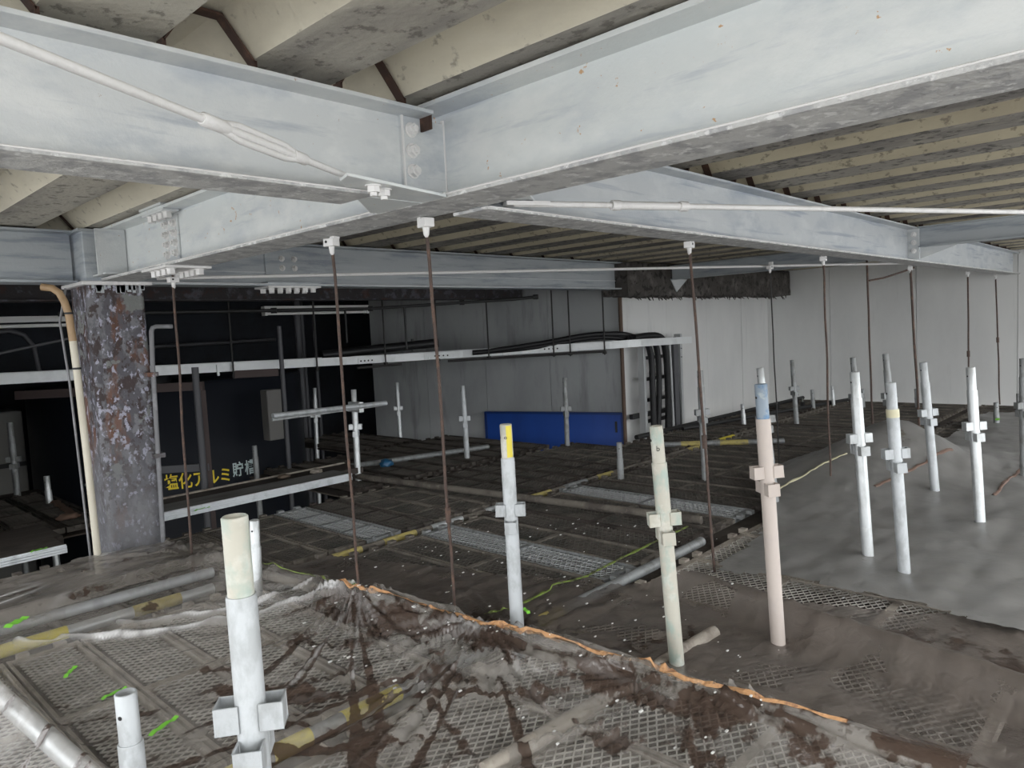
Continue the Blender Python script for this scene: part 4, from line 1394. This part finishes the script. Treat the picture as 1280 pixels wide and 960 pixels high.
# crumpled rags beside column and on planks
def lump(name, label, c, rx, ry, rz, material, cat, seed=0):
    bm = bmesh.new()
    bmesh.ops.create_icosphere(bm, subdivisions=3, radius=1)
    for v in bm.verts:
        k = 1 + 0.35 * noise.noise(v.co * 1.8 + Vector((seed, 0, 0))) + 0.15 * noise.noise(v.co * 5 + Vector((seed, 3, 0)))
        v.co = Vector((v.co.x * rx * k + c[0], v.co.y * ry * k + c[1], max(v.co.z * rz * k, -rz * .5) + c[2]))
    me = bpy.data.meshes.new(name)
    bm.to_mesh(me); bm.free()
    for p in me.polygons: p.use_smooth = True
    me.materials.append(material)
    return tag(link(name, me), label, cat)
lump('dirt_clod', 'brown crumpled paper lump left of the column', (1.42, 5.55, 0.03), 0.07, 0.05, 0.025, bpy.data.materials['brown_paper'], 'rag', 2)
lump('dirt_clod', 'light dusty lump on far end of soot-brown plank', (3.0, 5.0, 0.115), 0.05, 0.04, 0.02, dust_steel, 'rag', 5)
lump('dirt_clod', 'brown dusty lump on soot-brown plank, left of the light lump', (2.75, 5.05, 0.115), 0.045, 0.04, 0.018, mat('brown_dust', (0.16, 0.12, 0.09), 0.9), 'rag', 8)
lump('dirt_clod', 'pale lump at right tip of bright-edged aluminium plank', (3.04, 4.78, 0.11), 0.045, 0.04, 0.018, dust_steel, 'rag', 11)
lump('blue_bag', 'small blue plastic bag behind the guard rail post', (3.75, 5.1, 0.04), 0.06, 0.05, 0.04, mat('blue_plastic', (0.02, 0.10, 0.20), 0.4), 'bag', 4)

# ------------------------------------------------------------------ blue panel against the middle wall
wd = Vector((-0.2785, 0.9604, 0))       # along the wall
wn_ = Vector((-0.9604, -0.2785, 0))     # into the room
def onwall(t, z, off):                  # t metres from the corner
    p = Vector(CORNER) + wd * t + wn_ * off
    return Vector((p.x, p.y, z))
bpn = thing('blue_metal_panel', onwall(0.85, -0.5, 0.03), 'long bright blue metal panel standing against the shaded wall', 'panel')
c = onwall(0.83, -0.16, 0.045)
MB().cbox(c, wd, wn_, (0, 0, 1), 0.84, 0.018, 0.345).build('panel_sheet', blue_paint, bpn, bevel=0.002)
MB().cbox(onwall(0.83, 0.175, 0.048), wd, wn_, (0, 0, 1), 0.86, 0.03, 0.012).build('top_rim', blue_edge, bpn)
for t in (-0.02, 1.68):
    MB().cbox(onwall(t, -0.16, 0.05), wd, wn_, (0, 0, 1), 0.014, 0.028, 0.34).build('side_rim', blue_edge, bpn)
MB().cbox(onwall(0.05, 0.03, 0.075), wd, wn_, (0, 0, 1), 0.010, 0.008, 0.06).build('handle', black_steel, bpn)
bp = thing('brown_downpipe', (6.53, 4.52, ZF), 'thin brown pipe running down the wall corner behind cable tray', 'pipe')
MB().tube([(6.50, 4.50, 1.88), (6.50, 4.50, 0.6), (6.505, 4.50, ZF)], 0.022, 10).build('tube', brown_pipe, bp)

# ------------------------------------------------------------------ cable ladder on the back wall
cl = thing('cable_ladder', (7.12, 4.42, ZF), 'vertical grey cable ladder with black cables beside the blue panel', 'cable rack')
for x in (6.74, 7.52):
    MB().box((x - 0.022, 4.37, ZF), (x + 0.022, 4.45, 1.0)).build('side_rail', grey_rail, cl, bevel=0.002)
for k in range(9):
    z = 0.76 - k * 0.235
    MB().box((6.76, 4.40, z - 0.018), (7.50, 4.435, z + 0.018)).build('rung', black_steel, cl)
MB().box((6.60, 4.455, 0.10), (7.66, 4.50, 0.15)).build('wall_bracket', black_steel, cl)
MB().box((7.62, 4.44, 0.085), (7.66, 4.51, 0.165)).build('bracket_end', black_steel, cl)
for z in (0.95, 0.83, 0.73):
    for x in (7.512, 7.528):
        MB().tube([(x, 4.368, z), (x, 4.3695, z)], 0.007, 8).build('bolt_hole', ink, cl)
def cable(label, pts, r, m_=black_rubber, group='black cables on the cable rack', name='cable'):
    q = [Vector(p) for p in pts]
    out = []
    for i in range(len(q) - 1):
        p0, p1, p2, p3 = q[max(i - 1, 0)], q[i], q[i + 1], q[min(i + 2, len(q) - 1)]
        for k in range(6):
            t = k / 6
            out.append(0.5 * ((2 * p1) + (-p0 + p2) * t + (2 * p0 - 5 * p1 + 4 * p2 - p3) * t * t + (-p0 + 3 * p1 - 3 * p2 + p3) * t ** 3))
    out.append(q[-1])
    return tag(MB().tube(out, r, 10).build(name, m_), label, 'cable', group)
cable('thick black cable at the left side of the ladder', [(6.45, 4.36, 0.985), (6.68, 4.34, 0.96), (6.80, 4.33, 0.80), (6.83, 4.34, 0.4), (6.83, 4.34, -0.2), (6.83, 4.35, -0.9)], 0.034)
cable('second thick black cable on the ladder', [(6.40, 4.33, 0.99), (6.72, 4.31, 0.99), (6.88, 4.30, 0.85), (6.93, 4.32, 0.4), (6.90, 4.34, -0.2), (6.90, 4.35, -0.9)], 0.032)
cable('thick black cable bowing across middle of ladder', [(6.42, 4.29, 1.0), (6.85, 4.27, 1.0), (7.0, 4.27, 0.86), (7.08, 4.30, 0.4), (7.10, 4.33, -0.2), (7.08, 4.35, -0.9)], 0.036)
cable('thinner black cable near the middle of ladder', [(6.95, 4.35, 0.97), (7.08, 4.33, 0.85), (7.17, 4.33, 0.5), (7.18, 4.34, -0.2), (7.18, 4.35, -0.9)], 0.02)
cable('thin black cable at right side of ladder', [(7.36, 4.36, 0.97), (7.38, 4.36, 0.6), (7.42, 4.36, 0.1), (7.44, 4.36, -0.9)], 0.017)
cable('light grey conduit on the ladder between cables', [(7.14, 4.30, 0.97), (7.16, 4.30, 0.5), (7.2, 4.30, -0.9)], 0.016, grey_rail, name='conduit')
tag(MB().box((7.235, 4.30, -0.9), (7.325, 4.365, 0.95)).build('cable_duct', grey_frame), 'square dark grey duct on the right half of the ladder', 'duct')

# ------------------------------------------------------------------ cable tray
tray = thing('cable_tray', (4.5, 6.1, 0.9), 'long white cable tray running across dark room and shaded wall', 'cable tray')
outer = [(0.35, 6.12, 1.035), (4.70, 6.12, 0.945), (5.00, 6.02, 0.945), (5.30, 5.72, 0.95), (6.15, 4.40, 0.975), (6.28, 4.27, 0.98), (6.45, 4.22, 0.98), (7.54, 4.24, 0.965)]
inner = [(0.35, 6.42, 1.035), (4.80, 6.42, 0.945), (5.20, 6.28, 0.945), (5.52, 5.90, 0.95), (6.28, 4.70, 0.975), (6.36, 4.52, 0.98), (6.48, 4.46, 0.98), (7.54, 4.45, 0.965)]
def rail(name, pts, h, t, material, parent, side):
    b = MB()
    vs, fs = [], []
    for i, p in enumerate(pts):
        a = Vector(pts[max(i - 1, 0)]); c = Vector(pts[min(i + 1, len(pts) - 1)])
        d = (c - a); d.z = 0; d.normalize()
        s = Vector((-d.y, d.x, 0)) * side
        p = Vector(p)
        lip = s * 0.018
        for q in (p + Vector((0, 0, -h)), p + Vector((0, 0, 0)), p + lip, p + lip - Vector((0, 0, t)), p + s * t - Vector((0, 0, t)), p + s * t - Vector((0, 0, h - t)), p + lip - Vector((0, 0, h - t)), p + lip - Vector((0, 0, h))):
            vs.append(q)
    for i in range(len(pts) - 1):
        for k in range(8):
            fs.append((i * 8 + k, i * 8 + (k + 1) % 8, (i + 1) * 8 + (k + 1) % 8, (i + 1) * 8 + k))
    b.add(vs, fs)
    return b.build(name, material, parent)
rail('side_rail', outer, 0.078, 0.004, tray_mat, tray, 1)
rail('side_rail', inner, 0.078, 0.004, tray_mat, tray, -1)
def along(pts, s):
    for a, c in zip(pts[:-1], pts[1:]):
        a, c = Vector(a), Vector(c)
        l = (c - a).length
        if s <= l: return a.lerp(c, s / l)
        s -= l
    return Vector(pts[-1])
lo_t = sum((Vector(a) - Vector(c)).length for a, c in zip(outer[:-1], outer[1:]))
li_t = sum((Vector(a) - Vector(c)).length for a, c in zip(inner[:-1], inner[1:]))
for k in range(30):
    t = (k + .5) / 30
    a, c = along(outer, lo_t * t), along(inner, li_t * t)
    MB().cbox((a + c) / 2 - Vector((0, 0, 0.06)), (c - a).normalized(), (c - a).normalized().cross(Vector((0, 0, 1))), (0, 0, 1), (c - a).length / 2, 0.015, 0.008).build('rung', tray_mat, tray)
for (x, y, z, dx, dy) in ((4.35, 6.117, .945, 1, 0), (5.15, 5.868, .945, .7, -.7), (5.83, 4.90, .965, .54, -.84)):
    d = Vector((dx, dy, 0)).normalized(); s = Vector((d.y, -d.x, 0))
    p = Vector((x, y, z - 0.04))
    MB().cbox(p + s * 0.002, d, s, (0, 0, 1), 0.12, 0.003, 0.03).build('joint_plate', tray_mat, tray)
    for k in (-0.09, -0.045, 0.0, 0.045):
        MB().tube([p + d * k + s * 0.004, p + d * k + s * 0.009], 0.009, 8).build('bolt', ink, tray)
for x in (2.78,):
    MB().box((x, 6.108, 0.875), (x + 0.02, 6.12, 0.97)).build('joint_plate', tray_mat, tray)
def trod(label, x, y, zb, zt=1.87, r=0.008):
    t = thing('tray_rod', (x, y, zb), label, 'hanger rod', 'thin dark rods holding the cable tray')
    MB().tube([(x, y, zb), (x, y, zt)], r, 7).build('rod', rod_black, t)
    MB().box((x - 0.016, y - 0.016, zb + 0.01), (x + 0.016, y + 0.016, zb + 0.035)).build('nut', rod_black, t)
    return t
for (x, y, n_) in ((1.17, 6.10, 'left of the column over far left tray'), (2.05, 6.10, 'just right of column'), (2.92, 6.10, 'crossing the right part of the white batten lamp'), (3.75, 6.10, 'right end of the batten lamp'),
                   (4.55, 6.09, 'before the shaded wall, leftmost'), (5.10, 5.90, 'above black insulated pipe end'), (5.42, 5.45, 'near the sloping dark pipe valve'), (5.80, 4.87, 'at the dark pipe end'), (5.90, 4.73, 'beside the tray joint plate'), (6.09, 4.43, 'nearest the cable arch')):
    trod('thin dark tray rod ' + n_, x, y, 0.84)
tb = thing('tray_support', (5.6, 5.1, 0.82), 'dark strut bar carried under the tray along the shaded wall', 'bar')
MB().tube([(5.15, 5.80, 0.845), (6.10, 4.42, 0.875)], 0.014, 6).build('bar', rod_black, tb)
tb = thing('tray_support', (4.7, 6.1, 0.82), 'short dark strut bar under the tray by the dark room', 'bar')
MB().tube([(4.2, 6.09, 0.84), (4.75, 6.09, 0.84)], 0.014, 6).build('bar', rod_black, tb)
cable('black cable arching over the tray before the corner', [(5.45, 5.45, 0.93), (5.75, 5.0, 0.985), (6.0, 4.62, 1.045), (6.2, 4.42, 1.05), (6.4, 4.36, 1.03), (6.66, 4.36, 0.97)], 0.028)
cable('lower black cable of the arch over the tray', [(5.35, 5.62, 0.92), (5.75, 5.05, 0.95), (6.02, 4.68, 1.01), (6.2, 4.50, 1.02), (6.42, 4.42, 0.99), (6.6, 4.42, 0.96)], 0.028)
ip = thing('insulated_pipe', (4.85, 6.25, 1.0), 'black insulated pipe end lying over the tray at the dark room', 'pipe')
MB().tube([(4.0, 6.42, 0.98), (4.4, 6.40, 1.0), (4.86, 6.02, 1.03), (5.08, 5.86, 1.045)], 0.048, 14).build('insulation', black_rubber, ip)
MB().tube([(4.86, 6.02, 0.97), (4.86, 6.02, 1.10)], 0.015, 8).build('stub', black_steel, ip)
dp = thing('sprinkler_pipe', (5.1, 5.6, 1.46), 'dark pipe rising under the back beam toward the right', 'pipe')
MB().tube([(1.6, 6.02, 1.42), (4.35, 6.02, 1.425), (5.55, 5.15, 1.46), (5.72, 4.98, 1.475)], 0.016, 10).build('tube', black_steel, dp)
for p in ((4.35, 6.02, 1.425), (5.1, 5.48, 1.447), (5.70, 5.0, 1.473), (3.3, 6.02, 1.422)):
    MB().tube([Vector(p) - Vector((0.02, -0.015, 0)), Vector(p) + Vector((0.02, -0.015, 0))], 0.026, 10).build('coupling', black_steel, dp)
MB().tube([(4.62, 5.82, 1.43), (4.62, 5.82, 1.15), (4.62, 5.82, 1.0)], 0.011, 8).build('drop', black_steel, dp)
MB().tube([(4.05, 6.02, 1.42), (4.05, 6.02, 1.1)], 0.011, 8).build('drop', black_steel, dp)
db = hbeam('dark_beam', 'sooty rust-stained beam behind and below the grey back beam', (0.33, 5.6, 0), (6.15, 5.6, 0), 1.775, 0.29, 0.17, 0.012, 0.012, dark_rust_beam, dark_rust_beam)

# ------------------------------------------------------------------ lamps (off)
def batten(label, x0, x1, y, z):
    t = thing('batten_lamp', ((x0 + x1) / 2, y, z), label, 'lamp', 'unlit batten lamps in the dark room')
    b = MB().prism([(x0, y - 0.045, z), (x0, y + 0.045, z), (x0, y + 0.03, z + 0.045), (x0, y - 0.03, z + 0.045)], (x1 - x0, 0, 0))
    b.build('housing', white_batten, t)
    MB().tube([(x0 + 0.03, y - 0.02, z - 0.028), (x1 - 0.03, y - 0.02, z - 0.028)], 0.014, 10).build('fluorescent_tube', white_batten, t)
    for x in (x0, x1 - 0.025):
        MB().box((x, y - 0.04, z - 0.045), (x + 0.025, y + 0.03, z)).build('lamp_holder', white_batten, t)
    for x in (x0 + 0.15, x1 - 0.15):
        MB().tube([(x, y, z + 0.04), (x, y, 1.87)], 0.006, 6).build('stem', black_steel, t)
batten('white batten lamp hanging right of the column over the tank', 3.45, 4.65, 6.5, 1.44)
batten('white batten lamp at far left behind the column', 0.75, 1.95, 6.5, 1.385)

# ------------------------------------------------------------------ tank
TC, TR = Vector((2.96, 7.55, 0)), 1.25
tank = thing('storage_tank', (TC.x, TC.y, ZF), 'large black cylindrical tank with yellow and white lettering behind column', 'tank')
MB().tube([(TC.x, TC.y, ZF), (TC.x, TC.y, 0.80), (TC.x, TC.y, 0.83)], [TR, TR, TR - 0.03], 96).build('shell', tank_mat, tank)
MB().tube([(TC.x, TC.y, 0.83), (TC.x, TC.y, 0.86)], [TR - 0.2, TR - 0.3], 64).build('lid', tank_mat, tank)
MB().tube([(2.35, 6.75, 0.83), (2.35, 6.75, 0.92), (2.35, 6.75, 1.0), (2.35, 6.75, 1.06)], [0.28, 0.28, 0.2, 0.06], 24).build('manhole', black_rubber, tank)
MB().tube([(2.16, 6.52, 0.83), (2.16, 6.52, 1.05)], 0.012, 8).build('vent_pin', white_batten, tank)
def char_on_tank(ch, ang, z, size, material):
    cu = bpy.data.curves.new('c', 'FONT')
    cu.body = ch
    cu.size = size
    cu.align_x = 'CENTER'
    cu.extrude = 0.001
    cu.offset = 0.0018
    to = bpy.data.objects.new('tmp', cu)
    COL.objects.link(to)
    dg = bpy.context.evaluated_depsgraph_get()
    me = bpy.data.meshes.new_from_object(to.evaluated_get(dg))
    bpy.data.objects.remove(to)
    o = Vector((math.cos(ang), math.sin(ang), 0))
    xr = Vector((-o.y, o.x, 0))
    for v in me.vertices:
        th = v.co.x / (TR + 0.002)
        n_ = o * math.cos(th) + xr * math.sin(th)
        v.co = Vector((TC.x, TC.y, z)) + n_ * (TR + 0.003 + v.co.z) + Vector((0, 0, 1)) * v.co.y * 1.3
    me.materials.clear()
    me.materials.append(material)
    link('letter', me, tank)
for k, ch in enumerate('\u5869\u5316\u30a2\u30eb\u30df'):
    char_on_tank(ch, math.radians(-114.6 + k * 5.1), -0.075, 0.112, text_yellow)
for k, ch in enumerate('\u8caf\u69fd'):
    char_on_tank(ch, math.radians(-88.8 + k * 5.4), -0.045, 0.108, text_white)

fr = thing('tank_frame', (2.35, 5.62, ZF), 'brown and grey steel frame standing in front of the black tank', 'frame')
MB().cbox((1.90, 6.02, 0.835), Vector((0.72, -0.69, 0)), Vector((0.69, 0.72, 0)), (0, 0, 1), 0.70, 0.02, 0.032).build('cross_beam', brown_frame, fr)
MB().cbox((2.18, 5.78, 0.20), Vector((0.72, -0.69, 0)), Vector((0.69, 0.72, 0)), (0, 0, 1), 0.32, 0.015, 0.028).build('lower_rail', grey_frame, fr)
MB().tube([(2.36, 5.56, 0.98), (2.36, 5.56, ZF)], 0.026, 12).build('post', grey_frame, fr)
MB().box((2.385, 5.555, ZF), (2.425, 5.60, 0.80)).build('post', brown_frame, fr)
MB().cbox((2.80, 5.45, 0.90), Vector((0.72, -0.69, 0)), Vector((0.69, 0.72, 0)), (0, 0, 1), 0.17, 0.012, 0.03).build('cross_beam', brown_frame, fr)

sb = thing('switch_box', (3.24, 5.98, ZF), 'grey box on a pole between the tank and the guard rail', 'box')
MB().box((3.13, 5.94, 0.27), (3.27, 6.06, 0.72)).build('housing', mat('grey_box', (0.13, 0.125, 0.115), 0.6), sb, bevel=0.006)
MB().tube([(3.30, 5.95, ZF), (3.30, 5.95, 1.28)], 0.02, 12).build('pole', grey_frame, sb)
vp = thing('vertical_pipes', (3.7, 7.2, ZF), 'dark vertical pipes with valve clutter deep in dark room', 'pipe')
for (x, y, r_) in ((4.42, 7.55, 0.04), (4.6, 7.75, 0.022), (4.85, 7.9, 0.022)):
    MB().tube([(x, y, ZF), (x, y, 1.6)], r_, 10).build('tube', grey_frame, vp)
MB().tube([(3.2, 8.95, 1.15), (4.9, 8.95, 1.17)], 0.025, 8).build('tube', grey_frame, vp)
gb = thing('pale_cabinet', (1.15, 8.3, ZF), 'dim grey cabinet at far left behind slim post', 'cabinet')
MB().box((0.75, 8.0, ZF), (1.75, 8.5, 0.62)).build('body', mat('dim_cabinet', (0.20, 0.195, 0.18), 0.7), gb, bevel=0.01)
MB().box((0.75, 7.98, 0.10), (1.75, 8.0, 0.14)).build('trim_strip', black_steel, gb)
hs = thing('bent_hose', (1.6, 7.2, 1.1), 'grey hose loop and crossbar above the tray at far left', 'hose')
MB().tube([(1.33, 7.0, 1.15), (1.34, 7.0, 1.26), (1.40, 7.0, 1.33), (1.50, 7.0, 1.34), (1.60, 7.0, 1.30), (1.66, 7.0, 1.2), (1.68, 7.0, 0.98)], 0.02, 8).build('hose', grey_frame, hs)
MB().tube([(1.1, 5.9, 1.14), (1.62, 5.9, 1.24)], 0.010, 8).build('crossbar', grey_frame, hs)
MB().tube([(1.13, 6.0, 1.5), (1.14, 6.0, 0.99)], 0.012, 8).build('drop', grey_frame, hs)

# edge clutter at the far deck end
for (lab, a, c_, r_) in (('yellow-banded pipe end near the cable ladder foot', (5.75, 3.55, 0.02), (6.4, 2.7, 0.02), 0.024),):
    pipe(lab, a, c_, r_, galv_old, bands=[(0.15, 0.32, yellow_dusty), (0.5, 0.75, yellow_dusty)])
for k, (x, y) in enumerate(((7.0, 3.80), (8.7, 3.75), (9.3, 3.75), (9.0, 3.55))):
    t = thing('pipe_clamp', (x, y, 0), ('rusty pipe clamp on the far deck edge, nearest the ladder', 'rusty pipe clamp on deck edge left of silver stub post', 'rusty pipe clamp at the wall corner', 'rusty pipe clamp between the two corner clamps')[k], 'clamp', 'clamps on the far deck edge')
    MB().box((x - 0.03, y - 0.02, 0.0), (x + 0.03, y + 0.02, 0.07)).build('body', black_steel, t, bevel=0.004)
    MB().tube([(x, y, 0.07), (x, y, 0.11)], 0.008, 6).build('bolt', galv_old, t)
